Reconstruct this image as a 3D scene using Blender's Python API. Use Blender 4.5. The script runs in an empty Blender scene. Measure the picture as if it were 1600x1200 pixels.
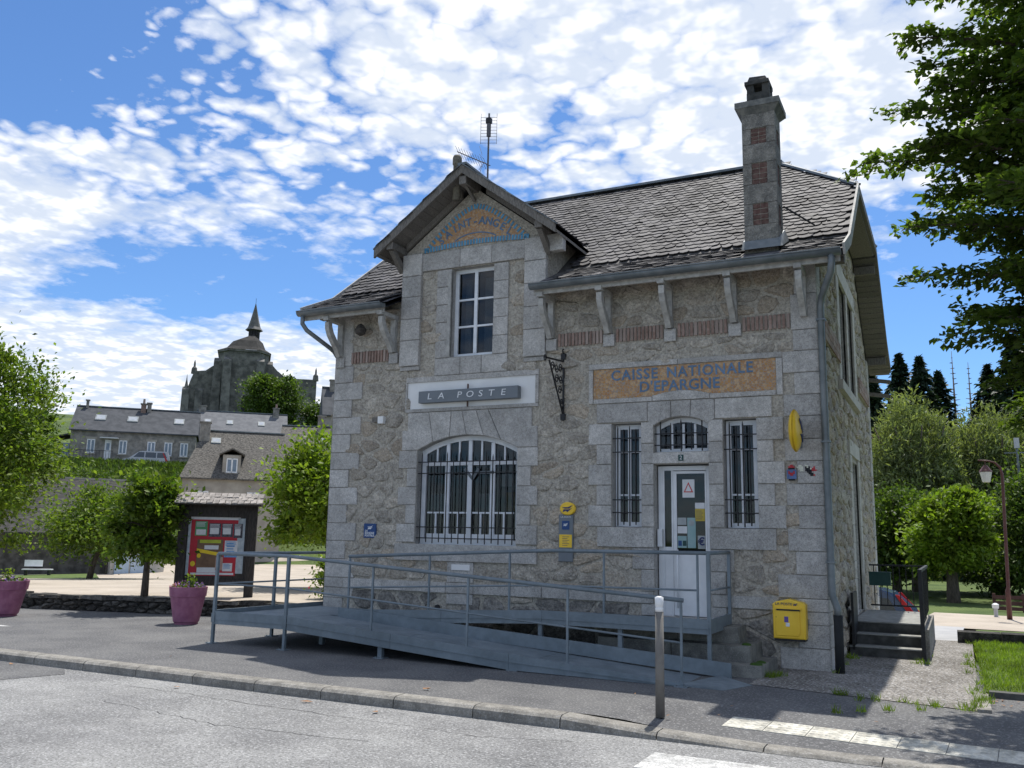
import bpy, math, random
import numpy as np
from mathutils import Vector, Matrix
from mathutils.geometry import tessellate_polygon
random.seed(7); rng = np.random.default_rng(7)
S = bpy.context.scene; COL = S.collection
R = math.radians

# ------------------------------------------------------------------ camera
YAW, PITCH, ROLL = R(26.4), R(9.75), R(1.1)
CAM = Vector((1.681, -13.5, 1.77))
fw = Vector((-math.sin(YAW)*math.cos(PITCH), math.cos(YAW)*math.cos(PITCH), math.sin(PITCH)))
rt = Vector((math.cos(YAW), math.sin(YAW), 0)); up = rt.cross(fw)
rt2 = rt*math.cos(ROLL)+up*math.sin(ROLL); up2 = -rt*math.sin(ROLL)+up*math.cos(ROLL)
cd = bpy.data.cameras.new('camera'); cam = bpy.data.objects.new('camera', cd); COL.objects.link(cam)
cam.matrix_world = Matrix((( rt2.x, up2.x, -fw.x, CAM.x), (rt2.y, up2.y, -fw.y, CAM.y), (rt2.z, up2.z, -fw.z, CAM.z), (0, 0, 0, 1)))
cd.sensor_width = 36; cd.lens = 31.23; cd.clip_end = 3000; cd.clip_start = .1
S.camera = cam

# ------------------------------------------------------------------ sky, sun, exposure
S.view_settings.view_transform = 'Standard'; S.view_settings.look = 'None'
S.view_settings.gamma = 1; S.view_settings.use_curve_mapping = False
S.view_settings.exposure = 1.0
SUN_DIR = Vector((-.035, .425, 1)).normalized()
SUN_EL = math.asin(SUN_DIR.z); SUN_AZ = math.atan2(SUN_DIR.x, SUN_DIR.y)
world = bpy.data.worlds.new('World'); S.world = world; world.use_nodes = True
wt = world.node_tree; wt.nodes.clear()
class G:
    """tiny node-graph helper"""
    def __init__(s, t): s.t = t
    def n(s, typ, **k):
        nd = s.t.nodes.new(typ)
        for a, b in k.items(): setattr(nd, a, b)
        return nd
    def l(s, a, b): s.t.links.new(a, b)
    def put(s, sock, v):
        if isinstance(v, bpy.types.NodeSocket): s.l(v, sock)
        else: sock.default_value = v
    def m(s, op, a, b=None, c=None, clamp=False):
        nd = s.n('ShaderNodeMath', operation=op); nd.use_clamp = clamp
        s.put(nd.inputs[0], a)
        if b is not None: s.put(nd.inputs[1], b)
        if c is not None: s.put(nd.inputs[2], c)
        return nd.outputs[0]
    def ss(s, v, lo, hi):
        nd = s.n('ShaderNodeMapRange', interpolation_type='SMOOTHSTEP')
        s.put(nd.inputs[0], v); nd.inputs[1].default_value = lo; nd.inputs[2].default_value = hi
        return nd.outputs[0]
    def mix(s, f, a, b, typ='MIX'):
        nd = s.n('ShaderNodeMix', data_type='RGBA', blend_type=typ)
        s.put(nd.inputs[0], f); s.put(nd.inputs[6], a); s.put(nd.inputs[7], b)
        return nd.outputs[2]
    def noise(s, vec, scale, detail=4, rough=.55, dim='3D'):
        nd = s.n('ShaderNodeTexNoise', noise_dimensions=dim); s.put(nd.inputs['Vector'], vec)
        nd.inputs['Scale'].default_value = scale; nd.inputs['Detail'].default_value = detail; nd.inputs['Roughness'].default_value = rough
        return nd.outputs[0]
g = G(wt)
sky = g.n('ShaderNodeTexSky', sky_type='NISHITA'); sky.sun_disc = False
sky.sun_elevation = SUN_EL; sky.sun_rotation = SUN_AZ; sky.altitude = 650; sky.air_density = 1.0; sky.dust_density = .4; sky.ozone_density = 2.5
tc = g.n('ShaderNodeTexCoord'); sp = g.n('ShaderNodeSeparateXYZ'); g.l(tc.outputs['Generated'], sp.inputs[0])
dx, dy, dz = sp.outputs
az = g.m('MULTIPLY', g.m('ARCTAN2', dx, dy), 57.2958); el = g.m('MULTIPLY', g.m('ARCSINE', dz), 57.2958)
den = g.m('MAXIMUM', g.m('ADD', dz, .10), .04)
cmb = g.n('ShaderNodeCombineXYZ'); g.l(g.m('DIVIDE', dx, den), cmb.inputs[0]); g.l(g.m('DIVIDE', dy, den), cmb.inputs[1])
uv = cmb.outputs[0]
big = g.noise(uv, 1.6, 1, .5, '2D'); mid = g.noise(uv, 5.5, 7, .63, '2D')
wv = g.n('ShaderNodeTexNoise', noise_dimensions='2D'); g.l(uv, wv.inputs['Vector']); wv.inputs['Scale'].default_value = 9; wv.inputs['Detail'].default_value = 2
wm = g.n('ShaderNodeVectorMath', operation='MULTIPLY_ADD'); g.l(wv.outputs['Color'], wm.inputs[0]); wm.inputs[1].default_value = (.16, .16, 0); g.l(uv, wm.inputs[2])
vo = g.n('ShaderNodeTexVoronoi', feature='F1', voronoi_dimensions='2D'); g.l(wm.outputs[0], vo.inputs['Vector']); vo.inputs['Scale'].default_value = 14
cell = g.m('SUBTRACT', 1.0, vo.outputs['Distance'])
# the cloud banks seen that day: (azimuth, elevation, half-widths, weight)
BL = [(-11, 30, 17, 7, .22), (-5, 24, 8, 5, .12), (-29, 31, 10, 5, .12), (-37, 27, 8, 5, .03), (-45, 24.5, 9, 4, .0), (-59, 18, 7, 3.6, .46), (-50, 6.5, 18, 4.6, .52), (-39, 11, 7, 3, .10),
      (-61, 29, 10, 5.5, -.60), (-47, 15.0, 11, 2.4, -.36), (1, 13, 9, 5, -.34), (-31, 17, 7, 4, -.10), (-15, 19, 9, 3, -.10), (20, 12, 12, 6, -.2)]
cov = None
for a0, e0, sa, se, w in BL:
    qa = g.m('MULTIPLY_ADD', az, 1/sa, -a0/sa); qe = g.m('MULTIPLY_ADD', el, 1/se, -e0/se)
    q = g.m('DIVIDE', w, g.m('MULTIPLY_ADD', (lambda b: g.m('MULTIPLY', b, b))(g.m('MULTIPLY_ADD', qa, qa, g.m('MULTIPLY', qe, qe))), .75, 1.0))
    cov = q if cov is None else g.m('ADD', cov, q)
hi_ = g.ss(el, 15, 25); d0 = g.m('ADD', g.m('ADD', g.m('MULTIPLY', mid, .85), g.m('MULTIPLY', g.m('SUBTRACT', cell, .62), g.m('MULTIPLY_ADD', hi_, .36, .06))), g.m('MULTIPLY_ADD', big, .30, .236))
d0 = g.m('ADD', g.m('ADD', d0, cov), .175)
mask = g.m('DIVIDE', g.m('SUBTRACT', d0, .85), g.m('MULTIPLY_ADD', hi_, -.20, .55), clamp=True); mask = g.m('MULTIPLY', mask, g.m('SUBTRACT', 2.0, mask))
shade = g.ss(g.m('ADD', g.noise(uv, 10, 3, .6, '2D'), g.m('MULTIPLY', cell, -.25)), .16, .46)
ccol = g.mix(shade, (7.9, 7.9, 8.0, 1), (5.0, 5.5, 6.3, 1))
tint = g.mix(1.0, sky.outputs[0], (.57, .78, 1.0, 1), 'MULTIPLY')
colr = g.mix(g.m('MULTIPLY', mask, .93), tint, ccol)
bg = g.n('ShaderNodeBackground'); bg.inputs[1].default_value = .077; g.l(colr, bg.inputs[0])
wo = g.n('ShaderNodeOutputWorld'); g.l(bg.outputs[0], wo.inputs[0])
world.cycles.sampling_method = 'MANUAL'; world.cycles.sample_map_resolution = 512
sl = bpy.data.lights.new('sun', 'SUN'); so = bpy.data.objects.new('sun', sl); COL.objects.link(so)
sl.energy = 2.7; sl.angle = R(.55); sl.color = (1, .955, .88)
so.rotation_euler = SUN_DIR.to_track_quat('Z', 'Y').to_euler(); so.location = (0, 10, 40)

S.cycles.max_bounces = 6; S.cycles.diffuse_bounces = 3; S.cycles.glossy_bounces = 3; S.cycles.transparent_max_bounces = 8; S.cycles.caustics_reflective = False; S.cycles.caustics_refractive = False
# ------------------------------------------------------------------ materials
MATS = {}
def M(name, c1, c2=None, *a, **k):
    if name in MATS: return MATS[name]
    return M_(name, c1, c2, *a, **k)
def M_(name, c1, c2=None, scale=8, rough=.8, bump=0, bscale=None, rnd=0, c3=None, spec=.35, speck=0, metal=0, detail=3, bdist=.01, coat=0, stretch=None, sscale=1, grain=0, gscale=30):
    if name in MATS: return MATS[name]
    m = bpy.data.materials.new(name); m.use_nodes = True; t = m.node_tree; g = G(t)
    bs = t.nodes['Principled BSDF']
    bs.inputs['Roughness'].default_value = rough; bs.inputs['Specular IOR Level'].default_value = spec; bs.inputs['Metallic'].default_value = metal
    if coat: bs.inputs['Coat Weight'].default_value = coat
    geo = g.n('ShaderNodeNewGeometry'); oi = g.n('ShaderNodeObjectInfo')
    pos = geo.outputs['Position']
    if stretch:
        vm = g.n('ShaderNodeVectorMath', operation='MULTIPLY'); g.l(pos, vm.inputs[0]); vm.inputs[1].default_value = stretch; pos = vm.outputs[0]
    c2 = c2 or tuple(min(1, v*1.25) for v in c1)
    f = g.ss(g.noise(pos, scale, detail, .6), .32, .68)
    col = g.mix(f, (*c1, 1), (*c2, 1))
    if rnd or c3:
        rv = g.m('FRACT', g.m('ADD', g.m('MULTIPLY', oi.outputs['Random'], 7.31), g.m('MULTIPLY', geo.outputs['Random Per Island'], 3.17)))
        if c3: col = g.mix(g.ss(rv, .5, .95), col, (*c3, 1))
        if rnd:
            rv2 = g.m('FRACT', g.m('MULTIPLY', rv, 13.7))
            k = g.m('ADD', g.m('MULTIPLY', rv2, rnd), 1-rnd/2)
            hs = g.n('ShaderNodeHueSaturation'); g.l(k, hs.inputs['Value']); g.l(col, hs.inputs['Color']); col = hs.outputs[0]
    if grain:
        gn = g.ss(g.noise(pos, gscale, 3, .7), .28, .72); hs2 = g.n('ShaderNodeHueSaturation'); g.l(g.m('MULTIPLY_ADD', gn, grain*1.6, 1-grain), hs2.inputs['Value']); g.l(col, hs2.inputs['Color']); col = hs2.outputs[0]
    if speck:
        sn = g.ss(g.noise(pos, 95*sscale, 1, .7), .5, .62)
        col = g.mix(g.m('MULTIPLY', sn, speck), col, (.05, .05, .05, 1))
        sn = g.ss(g.noise(pos, 70*sscale, 1, .7), .56, .66)
        col = g.mix(g.m('MULTIPLY', sn, speck*.7), col, (.62, .62, .62, 1))
    g.l(col, bs.inputs['Base Color'])
    if bump:
        b = g.n('ShaderNodeBump'); b.inputs['Strength'].default_value = bump; b.inputs['Distance'].default_value = bdist
        g.l(g.noise(pos, bscale or scale*3, 3, .65), b.inputs['Height']); g.l(b.outputs[0], bs.inputs['Normal'])
    MATS[name] = m; return m

granite = M('granite', (.39, .375, .35), (.51, .49, .46), 3, .85, .7, 45, .30, speck=.35, bdist=.008, sscale=.75, grain=.22, gscale=22)
granite_pale = M('granite_pale', (.42, .40, .36), (.54, .51, .46), 6, .85, .4, 40, .12, speck=.2)
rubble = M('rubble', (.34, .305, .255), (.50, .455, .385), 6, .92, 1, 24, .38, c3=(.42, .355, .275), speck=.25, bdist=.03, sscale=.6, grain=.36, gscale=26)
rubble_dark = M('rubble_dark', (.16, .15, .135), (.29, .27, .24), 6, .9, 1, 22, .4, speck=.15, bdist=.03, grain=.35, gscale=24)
mortar = M('mortar', (.39, .355, .30), (.51, .47, .40), 9, .95, 1, 30, bdist=.03, grain=.38, gscale=24)
granite_old = M('lichened_granite', (.15, .145, .13), (.27, .255, .225), 5, .9, .7, 40, .25, speck=.3, sscale=.7, grain=.3, gscale=18)
oldwood = M('weathered_wood', (.115, .105, .092), (.23, .212, .19), 14, .8, .5, 60, .25, stretch=(6, 6, 1))
paintwood = M('grey_painted_wood', (.33, .32, .30), (.47, .46, .43), 12, .75, .5, 50, .2)
slate = M('slate', (.036, .035, .039), (.118, .113, .117), 1.3, .72, .6, 40, .55, c3=(.12, .115, .113), spec=.25, bdist=.006, grain=.3, gscale=20)
slate_far = M('far_slate', (.055, .06, .068), (.085, .09, .1), 1.5, .8, .3, 6, .1, spec=.15)
slate_old = M('old_far_slate', (.05, .047, .042), (.16, .148, .13), 6, .85, .8, 7, .1, bdist=.1, stretch=(1, 1, 1.8))
zinc = M('grey_zinc', (.13, .15, .16), (.20, .22, .23), 4, .45, .15, 30, metal=.3)
blackm = M('black_iron', (.012, .012, .014), (.022, .022, .024), 20, .5)
brickm = M('red_brick', (.23, .15, .12), (.33, .24, .205), 12, .9, .5, 60, .35, c3=(.34, .27, .235))
brick_old = M('sooty_brick', (.09, .048, .04), (.16, .10, .085), 12, .9, .5, 60, .4)
white = M('white_paint', (.66, .67, .68), (.76, .77, .78), 3, .45)
offwhite = M('white_panel', (.72, .72, .71), (.80, .80, .79), 2, .6)
winwhite = M('window_paint', (.66, .69, .73), (.77, .79, .82), 5, .5)
steel = M('painted_steel', (.145, .18, .205), (.195, .235, .265), 1.6, .5, .1, 40, .12, spec=.45, grain=.12, gscale=9)
deckm = M('ramp_deck', (.15, .185, .21), (.215, .255, .285), 1.4, .6, .5, 60, .1, spec=.4, grain=.15, gscale=7)
yellow = M('yellow_paint', (.80, .50, .02), (.86, .56, .035), 3, .35, spec=.5)
darkblue = M('blue_enamel', (.01, .05, .17), (.015, .06, .2), 3, .35)
navy = M('navy_print', (.02, .03, .12), (.02, .03, .12), 3, .5)
signgrey = M('sign_grey', (.15, .17, .19), (.17, .19, .21), 3, .5)
pink = M('purple_pot', (.25, .085, .155), (.34, .14, .22), 5, .6, .2, 30)
bolm = M('bollard_grey', (.15, .14, .13), (.20, .19, .175), 6, .85, spec=.15)
green = M('dark_green_paint', (.012, .05, .045), (.018, .06, .055), 5, .5)
soil = M('soil', (.05, .035, .025))
bark = M('bark', (.07, .055, .045), (.15, .125, .10), 9, .9, .9, 25, stretch=(3, 3, .6), bdist=.03)
darkwood = M('dark_stained_wood', (.022, .019, .017), (.05, .043, .038), 8, .7, .4, 40, stretch=(5, 5, 1))
roomm = M('room_plaster', (.24, .23, .22), (.30, .29, .28), 2, .9)
curtain = M('white_curtain', (.6, .6, .6), (.7, .7, .7), 6, .9)
moss = M('moss', (.03, .07, .012), (.06, .11, .02), 30, .95, .8, 80)
asphalt = M('pavement_asphalt', (.095, .095, .098), (.14, .139, .138), 1.1, .9, .8, 80, speck=.3, bdist=.006, sscale=.5)
roadm = M('road_surface', (.20, .20, .20), (.285, .285, .28), .7, .92, .9, 55, speck=.5, bdist=.012, sscale=.5, grain=.14, gscale=2.5)
kerbm = M('kerb_concrete', (.19, .18, .16), (.29, .275, .245), 4, .9, .6, 60, .15, speck=.25, sscale=.6, grain=.2, gscale=12)
paint = M('road_paint', (.40, .40, .39), (.64, .64, .62), 5, .8, .6, 60, speck=.45, sscale=.45, grain=.2, gscale=9)
tactile = M('tactile_tile', (.42, .405, .35), (.60, .58, .51), 5, .8, .3, 90, .12, grain=.2, gscale=10)
gravel = M('gravel_path', (.17, .155, .135), (.31, .29, .265), 1.6, .95, 1, 30, speck=.75, bdist=.03, sscale=.33)
sand = M('sandy_plaza', (.36, .31, .25), (.46, .40, .33), .6, .95, .6, 40, speck=.15)
lawnm = M('lawn_soil', (.06, .09, .02), (.10, .15, .03), 3, .95, .8, 40)
terr = M('meadow', (.05, .085, .02), (.10, .14, .035), .35, .95, .9, 5, bdist=.15)
farwall = M('far_stone_wall', (.17, .16, .145), (.30, .28, .25), 2.2, .9, .6, 4, bdist=.05)
farwall2 = M('far_rendered_wall', (.30, .275, .235), (.38, .35, .30), 1.2, .9, .3, 5)
church_m = M('church_stone', (.085, .083, .078), (.20, .193, .178), .9, .9, .6, 2, bdist=.1)
carblue = M('blue_car_paint', (.03, .065, .15), (.035, .07, .16), 2, .25, spec=.6, coat=.6)
carsilver = M('silver_car_paint', (.45, .46, .48), (.5, .5, .52), 2, .3, spec=.6)
red = M('red_plastic', (.45, .012, .012), (.5, .02, .02), 3, .3)
orange = M('orange_brown', (.42, .22, .05), (.5, .28, .07), 3, .6)

def glassmat(name, tint, alpha):
    m = bpy.data.materials.new(name); m.use_nodes = True; t = m.node_tree; g = G(t); t.nodes.clear()
    gl = g.n('ShaderNodeBsdfGlossy'); gl.inputs['Roughness'].default_value = .03
    tr = g.n('ShaderNodeBsdfTransparent'); tr.inputs[0].default_value = (*tint, 1)
    lw = g.n('ShaderNodeFresnel'); lw.inputs[0].default_value = 1.5
    f = g.m('ADD', lw.outputs[0], alpha, clamp=True)
    mx = g.n('ShaderNodeMixShader'); g.put(mx.inputs[0], f); g.l(tr.outputs[0], mx.inputs[1]); g.l(gl.outputs[0], mx.inputs[2])
    o = g.n('ShaderNodeOutputMaterial'); g.l(mx.outputs[0], o.inputs[0]); MATS[name] = m; return m
glass = glassmat('window_glass', (.5, .53, .55), .0)

def mosaicmat(name, cols, scale):
    m = bpy.data.materials.new(name); m.use_nodes = True; t = m.node_tree; g = G(t); bs = t.nodes['Principled BSDF']
    geo = g.n('ShaderNodeNewGeometry'); v = g.n('ShaderNodeTexVoronoi'); v.inputs['Scale'].default_value = scale; g.l(geo.outputs[0], v.inputs['Vector'])
    rp = g.n('ShaderNodeValToRGB'); rp.color_ramp.interpolation = 'CONSTANT'
    e = rp.color_ramp.elements
    while len(e) < len(cols): e.new(.5)
    for i, c in enumerate(cols): e[i].position = i/len(cols); e[i].color = (*c, 1)
    sx = g.n('ShaderNodeSeparateColor'); g.l(v.outputs['Color'], sx.inputs[0]); g.l(sx.outputs[0], rp.inputs[0])
    v2 = g.n('ShaderNodeTexVoronoi', feature='DISTANCE_TO_EDGE'); v2.inputs['Scale'].default_value = scale; g.l(geo.outputs[0], v2.inputs['Vector'])
    col = g.mix(g.ss(v2.outputs[0], .02, .1), (.30, .26, .22, 1), rp.outputs[0])
    g.l(col, bs.inputs['Base Color']); bs.inputs['Roughness'].default_value = .45
    b = g.n('ShaderNodeBump'); b.inputs['Strength'].default_value = .5; b.inputs['Distance'].default_value = .003; g.l(g.ss(v2.outputs[0], .02, .12), b.inputs['Height']); g.l(b.outputs[0], bs.inputs['Normal'])
    MATS[name] = m; return m
mosaic = mosaicmat('orange_mosaic', [(.44, .22, .065), (.38, .18, .055), (.48, .28, .11), (.34, .19, .085), (.50, .32, .16), (.40, .21, .06)], 26)
bluet = M('blue_tile', (.085, .16, .27), (.14, .22, .33), 30, .6, rnd=.3)
paleblue = M('pale_tile', (.45, .42, .36), (.52, .48, .42), 30, .6, rnd=.2)

def leafmat(name, c1, c2, trans=.35):
    m = bpy.data.materials.new(name); m.use_nodes = True; t = m.node_tree; g = G(t); t.nodes.clear()
    geo = g.n('ShaderNodeNewGeometry')
    col = g.mix(g.m('MULTIPLY', geo.outputs['Random Per Island'], 1.0), (*c1, 1), (*c2, 1))
    nz = g.ss(g.noise(geo.outputs['Position'], 1.6, 2), .3, .7)
    hs = g.n('ShaderNodeHueSaturation'); g.l(col, hs.inputs['Color']); g.l(g.m('ADD', g.m('MULTIPLY', nz, .8), .6), hs.inputs['Value'])
    bs = g.n('ShaderNodeBsdfPrincipled'); bs.inputs['Roughness'].default_value = .55; bs.inputs['Specular IOR Level'].default_value = .25; g.l(hs.outputs[0], bs.inputs['Base Color'])
    tr = g.n('ShaderNodeBsdfTranslucent'); g.l(g.mix(1.0, hs.outputs[0], (1.5, 1.6, .6, 1), 'MULTIPLY'), tr.inputs[0])
    mx = g.n('ShaderNodeMixShader'); mx.inputs[0].default_value = trans; g.l(bs.outputs[0], mx.inputs[1]); g.l(tr.outputs[0], mx.inputs[2])
    o = g.n('ShaderNodeOutputMaterial'); g.l(mx.outputs[0], o.inputs[0]); MATS[name] = m; return m
L_dark = leafmat('hornbeam_leaf', (.045, .085, .016), (.11, .16, .028), .45)
L_bright = leafmat('bright_leaf', (.10, .17, .02), (.20, .27, .035), .4)
L_maple = leafmat('maple_leaf', (.05, .10, .015), (.16, .22, .03), .4)
L_mid = leafmat('mid_leaf', (.045, .085, .018), (.10, .15, .03), .35)
L_willow = leafmat('willow_leaf', (.13, .165, .075), (.24, .28, .13), .35)
L_fir = leafmat('fir_needles', (.014, .03, .018), (.03, .055, .03), .1)
L_olive = leafmat('olive_leaf', (.07, .085, .02), (.14, .15, .045), .35)
L_grass = leafmat('grass_blade', (.10, .17, .02), (.22, .30, .04), .35)
L_red = leafmat('red_petal', (.5, .03, .05), (.6, .1, .15), .2)
L_pink = leafmat('pink_petal', (.6, .2, .35), (.7, .4, .5), .2)
L_violet = leafmat('violet_petal', (.16, .08, .35), (.35, .2, .5), .2)

# ------------------------------------------------------------------ geometry helpers
def link(o, parent=None):
    COL.objects.link(o)
    if parent is not None: o.parent = parent
    return o
def tag(o, label, cat, group=None, kind=None):
    o['label'] = label
    if cat: o['category'] = cat
    if group: o['group'] = group
    if kind: o['kind'] = kind
    return o
def empty(name, label, cat, group=None, loc=(0, 0, 0), rz=0, kind=None):
    o = bpy.data.objects.new(name, None); o.empty_display_size = .2; COL.objects.link(o)
    o.location = loc; o.rotation_euler = (0, 0, rz)
    return tag(o, label, cat, group, kind)
class MB:
    def __init__(s): s.v = []; s.f = []; s.mi = []
    def add(s, vs, fs, mi=0):
        b = len(s.v); s.v += [tuple(v) for v in vs]; s.f += [tuple(b+i for i in f) for f in fs]; s.mi += [mi]*len(fs); return s
    def box(s, x0, x1, y0, y1, z0, z1, mi=0):
        return s.add([(x0,y0,z0),(x1,y0,z0),(x1,y1,z0),(x0,y1,z0),(x0,y0,z1),(x1,y0,z1),(x1,y1,z1),(x0,y1,z1)],
                     [(3,2,1,0),(4,5,6,7),(0,1,5,4),(1,2,6,5),(2,3,7,6),(3,0,4,7)], mi)
    def hexa(s, p, mi=0):  # 8 points, bottom ring then top ring
        return s.add(p, [(3,2,1,0),(4,5,6,7),(0,1,5,4),(1,2,6,5),(2,3,7,6),(3,0,4,7)], mi)
    def bar(s, a, b, w, h=None, upv=(0, 0, 1), mi=0):
        a = Vector(a); b = Vector(b); h = h or w; d = (b-a).normalized(); u = Vector(upv)
        if abs(d.dot(u)) > .98: u = Vector((1, 0, 0))
        sd = d.cross(u).normalized(); u = sd.cross(d)
        p = [a+sd*i*w/2+u*j*h/2 for i, j in ((-1,-1),(1,-1),(1,1),(-1,1))]; q = [x+(b-a) for x in p]
        return s.hexa(p+q, mi)
    def tube(s, pts, rad, n=8, mi=0, cap=True):
        pts = [Vector(p) for p in pts]; k = len(pts); rad = rad if isinstance(rad, (list, tuple)) else [rad]*k
        b0 = len(s.v); prev = None
        for i, p in enumerate(pts):
            d = (pts[min(i+1, k-1)]-pts[max(i-1, 0)]).normalized()
            if prev is None:
                u = Vector((0, 0, 1)) if abs(d.z) < .9 else Vector((1, 0, 0)); u = (u-d*u.dot(d)).normalized()
            else: u = (prev-d*prev.dot(d)).normalized()
            prev = u; w = d.cross(u)
            for j in range(n):
                a = 2*math.pi*j/n; s.v.append(tuple(p+(u*math.cos(a)+w*math.sin(a))*rad[i]))
        for i in range(k-1):
            for j in range(n):
                s.f.append((b0+i*n+j, b0+i*n+(j+1)%n, b0+(i+1)*n+(j+1)%n, b0+(i+1)*n+j)); s.mi.append(mi)
        if cap:
            s.f.append(tuple(b0+j for j in reversed(range(n)))); s.f.append(tuple(b0+(k-1)*n+j for j in range(n))); s.mi += [mi, mi]
        return s
    def prism(s, poly, fn, d0, d1, ch=0, mi=0):
        """poly: 2D points; fn(a,b,d)->xyz; from depth d0 (back) to d1 (front) with chamfer ch on the front"""
        n = len(poly); cx = sum(p[0] for p in poly)/n; cz = sum(p[1] for p in poly)/n
        rings = [[fn(a, b, d0) for a, b in poly]]
        if ch:
            dd = d1+(ch if d1 < d0 else -ch)*.8
            rings.append([fn(a, b, dd) for a, b in poly])
            ins = inset(poly, ch); rings.append([fn(a, b, d1) for a, b in ins])
        else: rings.append([fn(a, b, d1) for a, b in poly])
        vs = [v for r in rings for v in r]; fs = []
        for k in range(len(rings)-1):
            for j in range(n): fs.append((k*n+j, k*n+(j+1)%n, (k+1)*n+(j+1)%n, (k+1)*n+j))
        fs.append(tuple((len(rings)-1)*n+j for j in range(n))); fs.append(tuple(reversed(range(n))))
        return s.add(vs, fs, mi)
    def lathe(s, prof, n=20, c=(0, 0, 0), mi=0):
        b0 = len(s.v)
        for r, z in prof:
            for j in range(n):
                a = 2*math.pi*j/n; s.v.append((c[0]+r*math.cos(a), c[1]+r*math.sin(a), c[2]+z))
        for i in range(len(prof)-1):
            for j in range(n): s.f.append((b0+i*n+j, b0+i*n+(j+1)%n, b0+(i+1)*n+(j+1)%n, b0+(i+1)*n+j)); s.mi.append(mi)
        s.f.append(tuple(b0+j for j in reversed(range(n)))); s.f.append(tuple(b0+(len(prof)-1)*n+j for j in range(n))); s.mi += [mi, mi]
        return s
    def build(s, name, mats, parent=None, smooth=False, fix=True):
        me = bpy.data.meshes.new(name); me.from_pydata(s.v, [], s.f)
        for m in (mats if isinstance(mats, (list, tuple)) else [mats]): me.materials.append(m)
        if len(me.materials) > 1: me.polygons.foreach_set('material_index', s.mi)
        if smooth: me.polygons.foreach_set('use_smooth', [True]*len(me.polygons))
        if fix:
            import bmesh
            bm = bmesh.new(); bm.from_mesh(me); bmesh.ops.recalc_face_normals(bm, faces=bm.faces[:]); bm.to_mesh(me); bm.free()
        me.update(); o = bpy.data.objects.new(name, me); return link(o, parent)
def inset(poly, d):
    n = len(poly); cx = sum(p[0] for p in poly)/n; cz = sum(p[1] for p in poly)/n; out = []
    for a, b in poly:
        l = math.hypot(a-cx, b-cz) or 1; k = max(.3, 1-d*1.3/l); out.append((cx+(a-cx)*k, cz+(b-cz)*k))
    return out
FRONT = lambda a, b, d: (a, d, b)          # facade plane: a=x b=z d=y
SIDE = lambda a, b, d: (-d, a, b)          # right wall: a=y b=z, depth d>0 is inwards
def rect(x0, x1, z0, z1): return [(x0, z0), (x1, z0), (x1, z1), (x0, z1)]
def block(name, poly, parent, mat=granite, d0=.03, d1=-.03, ch=.012, fn=FRONT):
    return MB().prism(poly, fn, d0, d1, ch).build(name, mat, parent)
def text(name, s, size, loc, parent, mat, rot=(math.pi/2, 0, 0), ext=.002, sx=1, width=None, shear=0, spacing=1, bevel=0):
    c = bpy.data.curves.new(name, 'FONT'); c.body = s; c.size = size; c.extrude = ext; c.align_x = 'CENTER'; c.align_y = 'CENTER'; c.shear = shear; c.space_character = spacing; c.offset = bevel
    c.resolution_u = 3; t = bpy.data.objects.new(name, c); COL.objects.link(t)
    me = bpy.data.meshes.new_from_object(t.evaluated_get(bpy.context.evaluated_depsgraph_get())); bpy.data.objects.remove(t); me.materials.clear(); me.materials.append(mat)
    o = bpy.data.objects.new(name, me); o.location = loc; o.rotation_euler = rot
    if width: xs__ = [v.co.x for v in me.vertices]; sx = width/(max(xs__)-min(xs__))
    o.scale = (sx, 1, 1); return link(o, parent)
def npmesh(name, V, F, mat, parent=None, smooth=False):
    me = bpy.data.meshes.new(name); nf, k = F.shape
    me.vertices.add(len(V)); me.vertices.foreach_set('co', V.astype(np.float32).ravel())
    me.loops.add(nf*k); me.loops.foreach_set('vertex_index', F.astype(np.int32).ravel())
    me.polygons.add(nf); me.polygons.foreach_set('loop_start', (np.arange(nf)*k).astype(np.int32))
    me.materials.append(mat); me.update(calc_edges=True); me.validate()
    return link(bpy.data.objects.new(name, me), parent)
def leaves(C, size, upb=.5, aspect=.55, droop=0, dirs=None):
    """one folded leaf (4 verts, 2 tris) per centre"""
    n = len(C); d = rng.normal(size=(n, 3)) if dirs is None else dirs+rng.normal(size=(n, 3))*.45
    d[:, 2] -= droop; d /= np.linalg.norm(d, axis=1)[:, None]
    nr = rng.normal(size=(n, 3)); nr[:, 2] = np.abs(nr[:, 2])+upb*2
    sd = np.cross(d, nr); sd /= np.linalg.norm(sd, axis=1)[:, None]+1e-9; nn = np.cross(sd, d)
    s = (size*(.65+.7*rng.random(n)))[:, None]
    V = np.stack([C-d*s*.5, C+sd*s*aspect*.5+nn*s*.10, C+d*s*.5, C-sd*s*aspect*.5+nn*s*.10], 1).reshape(-1, 3)
    b = np.arange(n)[:, None]*4
    F = np.concatenate([b+[0, 1, 2], b+[0, 2, 3]], 1).reshape(-1, 3)
    return V, F

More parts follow.
